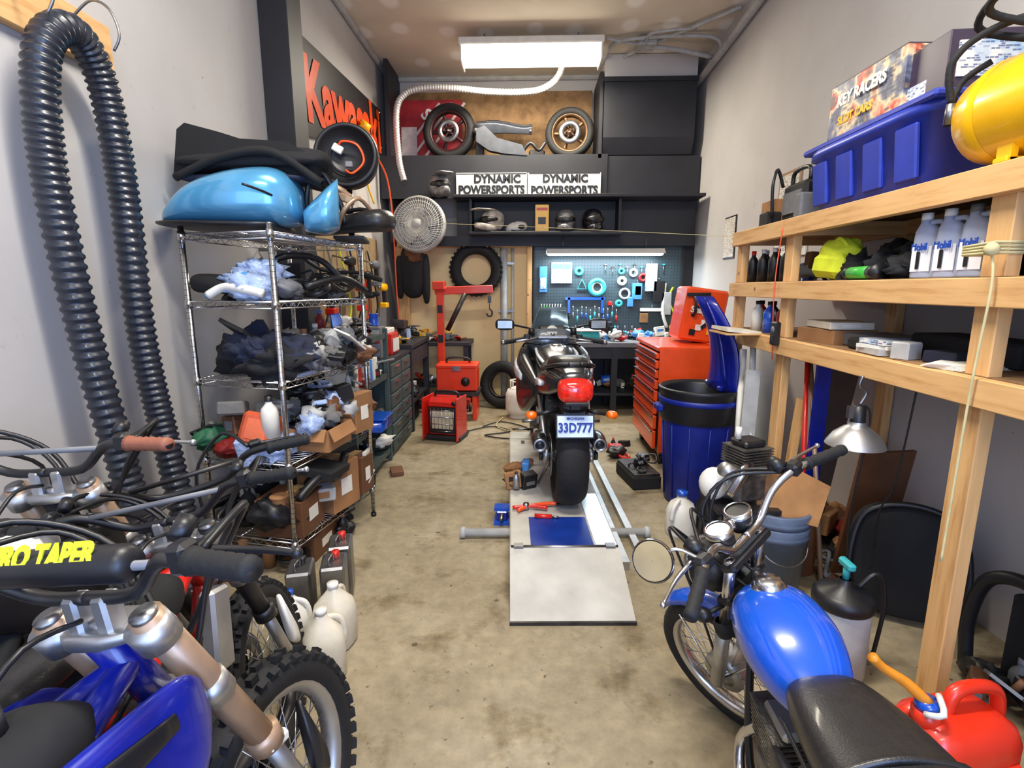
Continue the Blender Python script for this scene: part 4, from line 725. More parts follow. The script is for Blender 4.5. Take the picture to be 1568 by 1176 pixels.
for (z,w,d) in((0,.28,.17),(.015,.3,.19),(.18,.3,.19),(.22,.27,.17),(.245,.2,.12),(.25,.1,.06)):
    R.append([V((w/2*math.copysign(abs(cos(a))**.55,cos(a)),d/2*math.copysign(abs(sin(a))**.55,sin(a)),z)) for a in[2*pi*j/28 for j in range(28)]])
m.loft(R,GC); m.tube([(-.04,0,.24),(-.02,0,.3),(.05,0,.31),(.12,0,.28),(.14,0,.18)],.018,GC,10,k=5); m.cyl((-.1,0,.22),(-.1,0,.265),.035,GC); m.cyl((-.1,0,.26),(-.1,0,.29),.03,BLU); m.tube([(-.1,0,.28),(-.15,.02,.33),(-.21,.04,.37),(-.24,.05,.4)],[.016,.014,.012,.014],pm('spout_orange',(240,150,40),.4),10,k=3)
m.tube([(-.13,-.02,.27),(-.11,-.05,.29),(-.07,0,.3)],.008,WHT,k=3); m.box((.0,-.094,.1),(.2,.01,.1),GC,bv=.004); m.pop(); m.done()
# ------------------------------------------------------------ BLUE STANDARD MOTORCYCLE
m=M('vintage_motorcycle'); BT0=Tr(.735,1.585,0)@eul((0,-8,-1))@Sc(.885); m.push(BT0)
ax=V((0,-.37,1)).normalized(); H=V((0,-.26,.9)); S=Tr(*H)@Matrix.Rotation(rd(40),4,ax)@Tr(*(-H))
m.push(S); m.push(Tr(0,0,.29)); wheel(m,.29,.085,.232,RUB,CHR,'wire',disc=0,hubw=.13); m.lathe([(.001,-.05),(.075,-.05),(.08,-.03),(.08,.03),(.075,.05),(.001,.05)],ALU,axis='X'); m.pop()
for s_ in(-1,1):
    m.cyl((s_*.085,0,.29),(s_*.085,-.12,.6),.025,ALU); m.cyl((s_*.085,-.12,.6),(s_*.085,-.235,.9),.017,CHR); m.lathe([(.027,0),(.031,.015),(.031,.05),(.02,.06)],RUB,c=(s_*.085,-.12,.57))
    m.ell((s_*.085,-.235,.905),(.02,.02,.01),CHR,seg=10)
    m.cyl((s_*.08,-.0,.29),(s_*.05,.12,.52),.004,CHR,seg=6); m.cyl((s_*.08,-.0,.29),(s_*.05,-.22,.48),.004,CHR,seg=6)
    m.tube([(s_*.085,-.17,.72),(s_*.13,-.15,.72),(s_*.15,-.14,.72)],.008,BLK); m.ell((s_*.165,-.13,.72),(.025,.03,.025),BLK,seg=14)
    m.tube([(0,-.25,.945),(s_*.08,-.25,.95),(s_*.16,-.27,1.02),(s_*.26,-.31,1.05),(s_*.42,-.37,1.03)],.012,CHR,10,k=5); grip(m,(s_*.29,-.322,1.048),(s_*.43,-.373,1.03)); lever(m,(s_*.25,-.27,1.05),(s_*.43,-.29,1.035),CHR); m.box((s_*.255,-.3,1.05),(.05,.045,.045),BLK,bv=.01); m.cyl((s_*.23,-.28,1.06),(s_*.23,-.24,1.08),.022,BLK)
    m.lathe([(.001,.0),(.035,0),(.042,.02),(.042,.06),(.036,.065)],BLK,c=(s_*.055,-.2,.93)); m.lathe([(.036,.064),(.001,.064)],WHT if s_<0 else BLK,c=(s_*.055,-.2,.93)); m.lathe([(.044,.05),(.044,.068),(.037,.068)],CHR,c=(s_*.055,-.2,.93))
    m.tube([(s_*.24,-.28,1.05),(s_*.16,-.12,1.05),(s_*.05,-.08,.9),(s_*.03,-.25,.75),(0,-.4,.7)],.006,BLK,6,k=6); m.tube([(s_*.24,-.26,1.06),(s_*.12,-.06,1.0),(s_*.09,-.04,.7),(s_*.07,-.02,.4)],.005,BLK,6,k=6); m.tube([(s_*.22,-.27,1.05),(s_*.1,-.16,1.08),(0,-.1,.98),(s_*-.04,-.2,.8)],.006,BLK,6,k=6)
mx,my,mz=-.34,-.2,1.08
m.tube([(-.26,-.3,1.06),(-.29,-.25,1.1),(mx,my,mz)],.005,CHR,k=4); m.push(Tr(mx,my,mz)@eul((-30,0,-62))); m.lathe([(.001,.03),(.04,.024),(.062,.0),(.058,-.006)],CHR,axis='Y',seg=28); m.lathe([(.001,-.006),(.055,-.006)],MIRW,axis='Y',seg=28); m.pop()
for z,yy in((.74,-.175),(.89,-.235)): m.box((0,yy,z),(.22,.06,.03),BLK,(-20,0,0),.01)
m.cyl((0,-.21,.96),(0,-.2,.99),.016,CHR)
R=[]
for i in range(15):
    a=rd(8+i*10); R.append([V((w,.0+(.318+dz)*cos(a+.4) ,.29+(.318+dz)*sin(a+.4))) for w,dz in((-.05,-.02),(-.035,0),(0,.01),(.035,0),(.05,-.02),(.03,-.006),(0,.004),(-.03,-.006))])
m.loft(R[2:10],BLU)
m.push(Tr(0,-.1,.78)); m.lathe([(.001,-.06),(.05,-.055),(.08,-.02),(.088,.04),(.09,.06)],BLK,axis='Y',seg=28); m.lathe([(.09,.05),(.094,.06),(.09,.075),(.083,.07)],CHR,axis='Y',seg=28); m.lathe([(.083,.068),(.05,.085),(.001,.09)],GLS,axis='Y',seg=28); m.pop()
m.pop()
m.tube([(0,-.28,.84),(0,-.3,.72),(0,-.45,.66),(0,-.75,.66),(0,-1.2,.62)],.018,BLK,10,k=4)
for s_ in(-1,1):
    m.tube([(0,-.27,.75),(s_*.06,-.33,.5),(s_*.1,-.42,.22),(s_*.11,-.8,.2),(s_*.12,-.88,.4),(s_*.1,-.85,.66)],.013,BLK,8,k=5); m.tube([(s_*.12,-.85,.25),(s_*.13,-1.28,.28)],.016,BLK); shock(m,(s_*.14,-1.2,.32),(s_*.13,-1.1,.62),.03,CHR,8)
    m.tube([(s_*.05,-.42,.42),(s_*.1,-.34,.3),(s_*.14,-.45,.2),(s_*.17,-.8,.22),(s_*.18,-1.35,.28)],[.018,.018,.02,.03,.032],CHR,12,k=5)
    m.lathe([(.001,s_*.16),(.08,s_*.155),(.095,s_*.12),(.095,0)],ALU,c=(0,-.6,.3),axis='X',seg=24)
    m.cyl((s_*.12,-.72,.24),(s_*.24,-.7,.24),.014,RUB)
    m.hull([(-.95,s_*.12,.56,.03,.1,3),(-.82,s_*.14,.56,.05,.2,3.5),(-.68,s_*.13,.56,.03,.12,3)],BLK,3)
m.box((0,-.6,.32),(.2,.34,.2),ENG,bv=.03)
for i in range(8): m.box((0,-.52,.43+.016*i),(.2,.16,.006),ENG,(10,0,0))
m.box((0,-.55,.56),(.16,.13,.03),ALU,bv=.01); m.cyl((-.04,-.65,.5),(-.04,-.78,.5),.03,ALU)
dz=-.025
m.hull([(-.24,0,.75+dz,.05,.06,2.2),(-.29,0,.76+dz,.15,.14,2.4),(-.38,0,.775+dz,.235,.19,2.5),(-.5,0,.77+dz,.255,.19,2.5),(-.6,0,.75+dz,.21,.16,2.5),(-.68,0,.725+dz,.13,.1,2.4)],BLU,5,32)
m.lathe([(.001,.028),(.03,.027),(.04,.018),(.042,0)],CHR,c=(0,-.37,.865+dz)); m.lathe([(.05,-.005),(.05,.004),(.04,.006)],CHR,c=(0,-.37,.864+dz))
m.hull([(-.62,0,.72,.12,.06,2.6),(-.68,0,.74,.19,.1,2.8),(-.85,0,.755,.25,.12,3),(-1.1,0,.765,.27,.13,3),(-1.3,0,.775,.25,.12,3),(-1.38,0,.775,.14,.08,2.5)],VIN,4,28)
m.tube([(.118,-.7,.715),(.132,-.95,.72),(.132,-1.25,.725),(.0,-1.4,.74),(-.132,-1.25,.725),(-.132,-.95,.72),(-.118,-.7,.715)],.005,BLK,6,k=6); m.tube([(-.132,-.93,.76),(-.118,-.93,.8),(0,-.93,.828),(.118,-.93,.8),(.132,-.93,.76)],.008,VIN,6,k=5)
m.push(Tr(0,-1.28,.28)); wheel(m,.28,.1,.215,RUB,CHR,'wire',hubw=.14); m.pop()
m.cyl((-.1,-.75,.22),(-.25,-.68,0.0),.01,STL); m.pop(); m.done()
# ------------------------------------------------------------ DIRT BIKES
def dirtbike(name,T,steer,frame,shroud,tank,forkc,gripc=RUB,R_=.33,pad=None,texts=None,fork_low=ALU,fender=True,side=WHT,big=True):
    m=M(name); m.push(T)
    ax=V((0,-.4,1)).normalized(); H=V((0,-.27,.9)); S=Tr(*H)@Matrix.Rotation(rd(steer),4,ax)@Tr(*(-H)); m.push(S)
    m.push(Tr(0,0,R_)); wheel(m,R_,.085,R_-.07,RUB,ALU if pad else BLK,'wire',knob=True,disc=1,hubw=.12); m.pop()
    for s_ in(-1,1):
        m.cyl((s_*.1,-.0,R_),(s_*.1,-.1,.58),.02,fork_low); m.cyl((s_*.1,-.095,.56),(s_*.1,-.105,.6),.036,forkc); m.tube([(s_*.1,-.1,.58),(s_*.1,-.17,.74),(s_*.1,-.275,.99)],[.027,.03,.028],forkc,14); m.box((s_*.1,.0,R_),(.05,.07,.09),fork_low,bv=.015); m.box((s_*.1,-.09,.56),(.06,.07,.03),WHT if pad else forkc,(-15,0,0),.01)
        m.cyl((s_*.1,-.274,.985),(s_*.1,-.279,.998),.022,STL); m.hull([(.04,s_*.115,.4,.04,.1,3),(.005,s_*.115,.48,.03,.2,3)],BLK if pad else WHT,1)
        m.tube([(0,-.28,1.03),(s_*.1,-.28,1.035),(s_*.19,-.31,1.1),(s_*.25,-.33,1.115),(s_*.42,-.38,1.12)],.0125,BLK if not pad else DSTL,10,k=5); grip(m,(s_*.29,-.342,1.118),(s_*.42,-.38,1.12),gripc)
        lever(m,(s_*.26,-.3,1.115),(s_*.43,-.3,1.1),BLK if pad else ALU); m.box((s_*.265,-.33,1.12),(.035,.04,.05),BLK,bv=.008); m.cyl((s_*.24,-.31,1.14),(s_*.24,-.28,1.16),.016,BLK)
        m.tube([(s_*.26,-.3,1.12),(s_*.2,-.15,1.1),(s_*.1,-.13,.98),(s_*.06,-.2,.8),(s_*.05,-.4,.7)],.006,BLK,6,k=6); m.tube([(s_*.28,-.31,1.12),(s_*.26,-.18,1.14),(s_*.14,-.1,1.04),(s_*.02,-.14,.85)],.007,BLK,6,k=6)
    m.tube([(-.12,-.03,.38),(-.14,-.08,.55),(-.12,-.16,.8),(-.16,-.12,1.0),(-.22,-.26,1.1)],.006,BLK,6,k=6)
    m.box((0,-.19,.78),(.26,.06,.035),ALU,(-22,0,0),.012); m.hull([(-.31,0,.96,.08,.026,4),(-.27,0,.957,.2,.028,4),(-.235,0,.955,.24,.026,4),(-.2,0,.953,.1,.022,4)],ALU,2,16)
    for s_ in(-1,1):
        for zz,yy in((.78,-.19),(.955,-.268)): m.cyl((s_*.1,yy+.01,zz-.022),(s_*.1,yy-.01,zz+.022),.036,ALU)
        m.box((s_*.03,-.275,1.0),(.03,.04,.07),ALU,bv=.006)
    m.cyl((0,-.268,.96),(0,-.27,.985),.018,STL)
    m.cyl((-.19,-.31,1.1),(.19,-.31,1.1),.008,GRY)
    if pad: m.tube([(-.15,-.31,1.105),(-.135,-.31,1.105),(.135,-.31,1.105),(.15,-.31,1.105)],[.022,.031,.031,.022],BLK,16)
    if fender: m.hull([(.34,0,.7,.03,.008,3),(.2,0,.75,.12,.014,3),(0,0,.77,.13,.018,3),(-.16,0,.76,.1,.03,3),(-.4,0,.66,.1,.012,3)],shroud,3)
    TT=m.T.copy(); m.pop()
    YZ=Matrix(((0,0,1,0),(1,0,0,0),(0,1,0,0),(0,0,0,1)))
    m.cyl((0,-.2,.76),(0,-.275,.95),.03,frame)
    for s_ in(-1,1):
        m.tube([(0,-.24,.88),(s_*.06,-.45,.84),(s_*.1,-.75,.66),(s_*.11,-.85,.42),(s_*.1,-.86,.28)],.025,frame,10,k=5); m.tube([(0,-.22,.8),(s_*.035,-.3,.55),(s_*.06,-.42,.3),(s_*.08,-.8,.27)],.022,frame,10,k=5)
        m.tube([(s_*.08,-.6,.72),(s_*.09,-1.2,.82)],.013,frame); m.hull([(-.86,s_*.11,.34,.04,.08,4),(-1.4,s_*.12,.34,.035,.05,4)],ALU,1)
        if big:
            m.hull([(-.25,s_*.135,.8,.012,.08,2.6),(-.3,s_*.145,.79,.03,.18,2.8),(-.4,s_*.135,.77,.045,.24,2.8),(-.52,s_*.12,.79,.05,.21,2.8),(-.66,s_*.1,.84,.05,.13,2.6),(-.76,s_*.09,.86,.03,.07,2.6)],shroud,4,20)
            m.hull([(-.34,s_*.16,.83,.01,.03,3),(-.46,s_*.15,.84,.012,.05,3),(-.6,s_*.125,.87,.01,.03,3)],BLK if pad else side,3,12)
        m.box((s_*.095,-.34,.7),(.05,.09,.24),ALU,(-15,0,0),.01)
        for i in range(6): m.box((s_*.095,-.292,.62+.03*i),(.048,.006,.008),DSTL,(-15,0,0))
        m.prism([(-1.0,.86),(-1.3,.9),(-1.25,.62),(-1.02,.66)],.01,side,Matrix.Translation((s_*.12,0,0))@YZ)
        m.cyl((s_*.08,-.85,.3),(s_*.2,-.84,.3),.014,STL)
    m.hull([(-.36,0,.87,.1,.06,2.5),(-.42,0,.87,.17,.13,2.6),(-.55,0,.86,.2,.16,2.6),(-.7,0,.85,.16,.12,2.6)],tank,4,24); m.cyl((0,-.48,.93),(0,-.48,.97),.035,BLK)
    m.tube([(0,-.48,.97),(.01,-.4,1.02),(.0,-.3,1.0)],.005,BLK,k=4)
    m.hull([(-.55,0,.93,.1,.03,3),(-.68,0,.92,.14,.07,3),(-1.0,0,.92,.15,.07,3),(-1.35,0,.95,.16,.05,3)],VIN,3)
    m.hull([(-1.25,0,.92,.2,.03,3),(-1.6,0,.96,.18,.02,3),(-1.75,0,.97,.12,.01,3)],shroud,2)
    m.box((0,-.6,.42),(.2,.3,.2),ENG,bv=.03)
    for i in range(6): m.box((0,-.5,.55+.02*i),(.15,.15,.006),ENG,(15,0,0))
    m.lathe([(.001,.13),(.08,.125),(.09,.1),(.09,-.1),(.08,-.125),(.001,-.13)],ENG,c=(0,-.68,.38),axis='X'); m.tube([(.03,-.42,.56),(.06,-.34,.45),(.12,-.4,.35),(.15,-.7,.45),(.15,-1.1,.7)],[.02,.03,.045,.035,.03],STL,12,k=5)
    m.push(Tr(0,-1.42,R_)); wheel(m,R_,.11,R_-.09,RUB,ALU,'wire',knob=True,disc=1); m.pop(); shock(m,(0,-.95,.45),(0,-.85,.75),.035,YEL if pad else RED,7)
    m.pop()
    return m.done([(b,s,TT@t,mt,o,sx) for b,s,t,mt,o,sx in texts] if texts else ())
dirtbike('dirt_bike',Tr(-.545,1.03,0)@eul((0,-10,-4))@Sc(.975),-4,DBLU,DBLU,BLKM,TAN,RUB,.315,True,[('PRO TAPER',.05,Tr(0,-.328,1.1315)@eul((58,0,0)),YGR,.0028,(.8,1))],fender=False)
dirtbike('dirt_bike',Tr(-.82,1.5,0)@eul((0,-8,2))@Sc(.88),8,RED,RED,BLKM,BLK,RUB,.31,fender=False,side=BLK,big=False)
dirtbike('dirt_bike',Tr(-1.26,1.6,0)@eul((0,-6,10))@Sc(.98),-8,BLKM,BLK,WHT,TAN,BRN,.31,side=BLK)
m=M('spare_handlebar'); m.push(Tr(-1.12,1.62,.84)@eul((10,-12,25))) # loose bar lying over the bikes
m.tube([(-.38,-.08,.09),(-.2,-.03,.08),(-.1,0,0),(.1,0,0),(.2,-.03,.08),(.38,-.08,.09)],.012,BLK,10,k=5); m.cyl((-.18,-.02,.06),(.18,-.02,.06),.008,DSTL); grip(m,(.26,-.05,.086),(.39,-.083,.09)); grip(m,(-.26,-.05,.086),(-.39,-.083,.09)); lever(m,(.22,-.0,.09),(.38,-.02,.08),BLK); lever(m,(-.22,-.0,.09),(-.38,-.02,.08),BLK)
m.tube([(.2,-.02,.1),(.12,.1,.12),(0,.1,.0),(-.02,.05,-.2)],.006,BLK,6,k=5); m.pop(); m.done()
def milk(name,x,y,rz,h=.27,mat=CREAM,cap=WHT):
    m=M(name); m.push(Tr(x,y,0)@eul((0,0,rz))@Matrix.Scale(h/.25,4)); R=[]
    for (z,w) in((0,.13),(.01,.145),(.13,.148),(.17,.13),(.2,.08),(.225,.04),(.235,.036)): R.append([V((w/2*math.copysign(abs(cos(a))**.7,cos(a)),w/2*math.copysign(abs(sin(a))**.7,sin(a)),z)) for a in[2*pi*j/20 for j in range(20)]])
    m.loft(R,mat); m.cyl((0,0,.232),(0,0,.25),.021,cap); m.tube([(.015,0,.215),(.06,0,.2),(.075,0,.15),(.07,0,.1)],.01,mat,8,k=4); m.pop(); m.done()
milk('plastic_jug',-.8,1.8,30,.28); milk('plastic_jug',-.82,1.98,80,.28); milk('plastic_jug',-.99,1.93,10,.27,WHT,BLU)
m=M('metal_solvent_can')
for (x,y,hh) in((-.9,2.2,.26),(-1.05,2.18,.24),(-.93,2.37,.27)):
    m.box((x,y,hh/2),(.11,.16,hh),STL,(0,0,15),.01); m.cyl((x,y+.03,hh),(x,y+.03,hh+.03),.018,RED if hh>.25 else BLK); m.tube([(x,y-.05,hh),(x,y-.05,hh+.03),(x,y,hh+.03),(x,y+.0,hh)],.004,STL,k=3)
m.done()
# ------------------------------------------------------------ CHROME WIRE SHELVING
A=V((.21,.977,0)); Bv=V((-.977,.21,0)); O=V((-1.2,2.46,0)); LL,DD=.8,.5
SM_=Matrix(((A.x,Bv.x,0,O.x),(A.y,Bv.y,0,O.y),(0,0,1,0),(0,0,0,1)))
SZ=[.2,.62,1.04,1.43,1.755]
m=M('chrome_wire_shelving'); m.push(SM_)
for u in(0,LL):
    for v in(0,DD):
        m.cyl((u,v,.02),(u,v,1.79),.0135,CHR,seg=12); m.cyl((u,v,0),(u,v,.02),.018,BLK); m.ell((u,v,1.79),(.014,.014,.008),CHR,seg=8)
        for z in SZ: m.cyl((u,v,z-.03),(u,v,z+.012),.021,CHR,r2=.017,seg=12)
        for k in range(60): m.cyl((u,v,.06+k*.028),(u,v,.062+k*.028),.0142,DSTL,seg=8)
for z in SZ:
    for dz in(0,-.03):
        for v in(0,DD): m.cyl((0,v,z+dz),(LL,v,z+dz),.0035,CHR,seg=6)
        for u in(0,LL): m.cyl((u,0,z+dz),(u,DD,z+dz),.0035,CHR,seg=6)
    n=26
    for v in(0,DD): m.tube([(LL*i/n,v,z-(.028 if i%2 else .002)) for i in range(n+1)],.002,CHR,4)
    for u in(0,LL): m.tube([(u,DD*i/16,z-(.028 if i%2 else .002)) for i in range(17)],.002,CHR,4)
    for i in range(30): m.cyl((LL*i/30,0,z+.003),(LL*i/30,DD,z+.003),.0018,CHR,seg=4)
    for v in(.17,.34): m.cyl((0,v,z-.003),(LL,v,z-.003),.003,CHR,seg=5)
m.pop(); m.done()
def oncs(name,f):
    m=M(name); m.push(SM_); f(m); m.pop(); return m.done()
def f(m):
    clutter(m,(.2,.05),(.55,0),(0,.4),1.437,22,101,[BLK,BLK,GRY,BLKM,DSTL,CLTH,BLK],1.0,.22); m.tube([(.3,.05,1.5),(.5,-.05,1.55),(.7,-.08,1.48)],.02,BLK,k=4); m.hull([(.25,.2,1.5,.3,.08,3),(.5,.15,1.52,.26,.1,3)],BLKM,2); m.tube([(.25,.3,1.5),(.3,.2,1.65),(.5,.1,1.66),(.6,.02,1.55)],.018,BLK,k=5)
oncs('stored_bike_parts',f)
def f(m):
    for i in range(4): m.ell((.08+.05*i,.2+.05*(i%2),1.5+.035*(i%3)),(.09,.12,.07),BAGP,(0,0,20*i),26,nz=.5,ns=2.6,seed=i+3)
    m.tube([(.0,.38,1.46),(.02,.3,1.5),(.01,.18,1.49),(.02,.08,1.47)],.022,WHT,10,k=5); m.tube([(.03,.42,1.45),(.1,.35,1.53),(.05,.2,1.56),(.1,.1,1.5)],.016,CLBL,8,k=5)
oncs('bagged_clear_tubing',f)
def f(m):
    for i in range(6): m.ell((.12+.1*(i%3),.12+.12*(i//2),1.12+.04*(i%2)),(.15,.14,.09),NAVY if i%2 else CLTH,(10*i,0,25*i),26,nz=.55,ns=2.0,seed=i+20)
    m.prism([(-.2,-.1),(.2,-.12),(.25,.06),(.0,.14),(-.22,.05)],.02,BLKM,Tr(.2,.3,1.22)@eul((20,30,0)))
    clutter(m,(.4,.0),(.4,0),(0,.4),1.045,22,104,[BLK,LGRY,GCL,GRY,BLKM,BROWN,LGRY,DSTL],1.1,.24)
    for i in range(11): m.ell((.26+.055*i,.0+.03*(i%3),1.12+.04*(i%3)),(.065,.055,.05),[GRY,LGRY,BLK,GCL][i%4],(30*i,20,0),16,nz=.7,ns=2.5,seed=i+50)
    m.box((.6,-.02,1.2),(.2,.12,.01),PAPR,(20,30,0)); m.box((.45,-.02,1.14),(.16,.1,.03),BLK,(10,-20,20),.005)
oncs('folded_jackets',f)
def f(m):
    clutter(m,(.0,.02),(.78,0),(0,.44),.625,38,106,[BLK,GRY,BAGP,LGRY,GCL,BLK,BLKM,BLKM,PAPR,BROWN],1.1,.3)
    OD=pm('orange_dk',(205,88,50),.5); m.box((.02,.16,.79),(.14,.17,.17),OD,(12,18,20),.02); m.box((.02,.16,.79),(.145,.1,.1),pm('orange_lt',(225,110,70),.5),(12,18,20)); m.box((.0,.3,.9),(.1,.13,.07),GCL,(0,12,25),.01); m.ell((.0,.42,.74),(.12,.07,.06),pm('green_dk',(30,90,60),.6),(0,0,0),20,nz=.5); m.ell((.0,.3,.7),(.1,.1,.05),DRED,(0,0,0),20,nz=.5)
    carton(m,(.33,.04,.63),(.26,.24,.12),5,open_=True); carton(m,(.66,.05,.63),(.18,.22,.24),-5)
    for i in range(10): m.ell((.2+.06*i,-.0+.03*(i%3),.78+.03*(i%3)),(.07,.06,.06),[BAGP,LGRY,BLK,GCL,BROWN][i%5],(30*i,20,0),16,nz=.7,ns=2.5,seed=i+70)
    clutter(m,(.2,.0),(.55,0),(0,.3),.84,12,107,[BLK,BAGP,LGRY,GCL,CLBL,BLK],.8,.15)
oncs('boxed_parts_pile',f)
def f(m):
    clutter(m,(.0,.02),(.78,0),(0,.44),.205,34,108,[BLK,BLKM,CARD,BLK,GCL,LGRY,BLK,DSTL],1.3,.36)
    carton(m,(.14,.12,.21),(.24,.26,.2),8,BROWN); carton(m,(.47,.1,.21),(.24,.26,.28),-6); carton(m,(.72,.08,.21),(.14,.2,.24),0,BROWN); m.box((.75,-.0,.36),(.1,.02,.22),PAPR,(0,0,10)); m.box((.3,.0,.5),(.26,.18,.04),BLKM,(10,6,10))
    m.tube([(.05,.0,.42),(.2,-.04,.5),(.35,-.04,.44),(.5,0,.52)],.025,BLK,k=5)
oncs('cardboard_box_stack',f)
def f(m):
    carton(m,(.3,.16,0.0),(.3,.26,.14),8,BROWN); clutter(m,(.0,.0),(.7,0),(0,.4),0,14,109,[CARD,BLK,GCL,BLK,DSTL],1,.15)
oncs('floor_box_pile',f)
m=M('blue_motorcycle_fairing'); m.push(Tr(-1.46,2.72,1.8)@eul((0,0,-82)))
m.hull([(-.36,0,.03,.12,.03,2.4),(-.3,0,.05,.3,.1,2.6),(-.18,0,.1,.42,.2,2.8),(0,0,.13,.46,.26,3),(.18,0,.14,.42,.28,3),(.27,0,.13,.32,.22,3),(.3,0,.12,.2,.12,3)],LBLU,5,32)
m.hull([(.2,0,.0,.4,.03,4),(-.2,0,.0,.44,.03,4),(-.37,0,.01,.2,.02,4)],BLK,3)
m.tube([(-.3,.2,.05),(0,.225,.1),(.2,.21,.13),(.3,.12,.16)],.006,BLK,k=4); m.pop()
m.push(Tr(-1.1,2.75,1.78)@eul((0,0,-70))); m.hull([(-.05,0,.05,.2,.1,3),(.06,0,.1,.3,.22,3),(.12,0,.14,.2,.25,3)],LBLU,3); m.pop(); m.done()
m=M('black_plastic_fender'); m.push(Tr(-1.44,2.85,2.09))
m.prism([(-.34,-.05),(-.3,.17),(-.26,.2),(-.1,.16),(.0,.13),(.22,.12),(.36,.05),(.34,-.08),(.1,-.02),(-.1,.0)],.3,BLKM,eul((90,0,4))); m.hull([(-.2,.05,.02,.7,.04,3),(0,.02,.06,.76,.14,3),(.2,0,.03,.6,.08,3)],CLTH,3); m.hull([(-.2,.0,-.06,.6,.03,3),(0,.02,-.04,.7,.06,3)],NAVY,2)
m.tube([(-.3,-.2,-.06),(-.05,-.22,.03),(.2,-.22,.05),(.4,-.15,-.08)],.02,BLKM,8,k=5); m.pop(); m.done()
m=M('round_headlight_shell'); m.push(Tr(-1.03,3.08,2.22)@eul((-6,0,6))@Sc(.84))
m.lathe([(.205,.0),(.215,-.02),(.205,-.045),(.185,-.05),(.18,-.03),(.12,.02),(.05,.03),(.001,.03)],BLK,axis='Y',seg=44); m.lathe([(.205,0),(.19,.1),(.1,.16),(.001,.17)],BLK,axis='Y',seg=44)
m.lathe([(.1,-.005),(.11,-.02),(.12,-.005)],BLKM,axis='Y',seg=36); m.tube([(-.05,-.02,.03),(-.02,-.05,.08),(.08,-.05,.06),(.12,-.04,-.04),(.05,-.05,-.12),(.0,-.04,-.1)],.008,ORG,6,k=6); m.box((-.05,-.03,.04),(.07,.03,.05),WHT,(0,30,0),.006); m.box((.02,-.03,-.06),(.05,.03,.04),GRY,bv=.006)
m.cyl((0,.05,-.2),(0,.08,-.52),.02,DSTL); m.box((.0,.08,-.53),(.2,.2,.02),DSTL); m.pop(); m.done()
m=M('black_saddle_seat'); m.push(Tr(-.98,3.0,1.83)@eul((0,-4,75))); m.hull([(-.24,0,.02,.08,.06,2.5),(-.18,0,.03,.2,.12,2.6),(0,0,.02,.2,.1,2.8),(.2,0,.0,.22,.08,2.8),(.3,0,-.01,.1,.05,2.5)],VIN,4,24); m.tube([(.05,-.15,.05),(.07,0,.1),(.05,.2,.06)],.012,BLK,k=4); m.pop()
m.tube([(-1.18,2.85,1.8),(-1.15,2.8,2.0),(-1.1,2.85,2.1),(-1.02,2.9,1.95),(-1.0,2.9,1.84)],.014,BLK,8,k=5); m.tube([(-1.1,2.95,1.85),(-1.05,2.9,2.02),(-.98,2.95,1.98)],.018,TAN,8,k=4); m.box((-1.02,2.93,1.98),(.14,.05,.04),TAN,(0,20,0),.005); m.tube([(-1.02,2.85,1.82),(-.96,2.8,1.9),(-.9,2.85,1.96),(-.86,2.95,1.9)],.012,TAN,8,k=4); m.done()
# ------------------------------------------------------------ LEFT second rack, cabinets
m=M('steel_shelf_rack')
for x in(-1.6,-1.22):
    for y in(3.5,4.38): m.box((x,y,.58),(.035,.035,1.16),GUN)
for z in(.1,.42,.76,1.1): m.box((-1.41,3.94,z),(.4,.9,.02),GUN); m.box((-1.215,3.94,z),(.012,.9,.045),GUN)
m.done()
m=M('rack_stored_goods')
for k,z in enumerate((.11,.43,.77,1.11)): clutter(m,(-1.5,3.55),(.26,0),(0,.75),z,18,200+k,[BLK,WHT,PAPR,DRED,GRY,BLU,LGRY,CARD,DSTL,BLKM],.9,.24)
for i in range(9): m.box((-1.33,3.58+.07*i,.86),(.2,.03+.01*(i%3),.17),[WHT,PAPR,RED,LGRY,BLK,PRT2,CLBL][i%7],(i*2-8,0,0))
m.done()
m=M('blue_parts_bin'); m.hull([(3.66,-1.16,.49,.18,.08,8),(3.9,-1.16,.5,.2,.1,8)],BLU,1,24); m.box((-1.16,3.78,.55),(.22,.27,.012),BLU,bv=.004); m.done()
m=M('drawer_cabinet'); x0,x1=-1.76,-1.22; y0,y1=4.45,5.22
m.box(((x0+x1)/2,(y0+y1)/2,.43),(x1-x0,y1-y0,.86),GUN,bv=.008)
for i in range(6):
    for j in range(2): m.box((x1+.006,y0+.2+.38*j,.1+.135*i),(.02,.35,.12),GUN,bv=.006); m.box((x1+.022,y0+.2+.38*j,.13+.135*i),(.014,.12,.015),CHR)
m.box(((x0+x1)/2,(y0+y1)/2,.87),(x1-x0+.03,y1-y0+.03,.02),BLKP); m.done()
m=M('small_parts_organizer'); m.box((-1.5,4.6,1.02),(.4,.2,.28),GRY,bv=.008)
for i in range(5):
    for j in range(4): m.box((-1.66+.08*i,4.495,.93+.06*j),(.07,.012,.05),LGRY if (i+j)%3 else RED,bv=.003)
m.box((-1.45,4.9,.98),(.36,.28,.2),RED,bv=.01); m.box((-1.45,4.9,1.1),(.3,.24,.05),WHT,bv=.01); m.box((-1.262,4.9,.97),(.008,.2,.12),WHT); m.done()
m=M('black_workbench'); m.box((-1.5,5.75,.9),(.6,.95,.05),BLKP,bv=.006)
for x in(-1.75,-1.24):
    for y in(5.32,6.18): m.box((x,y,.44),(.06,.06,.88),BLKP)
m.box((-1.5,5.75,.3),(.55,.9,.03),BLKP); m.box((-1.22,5.75,.78),(.03,.9,.16),BLKP)
m.done()
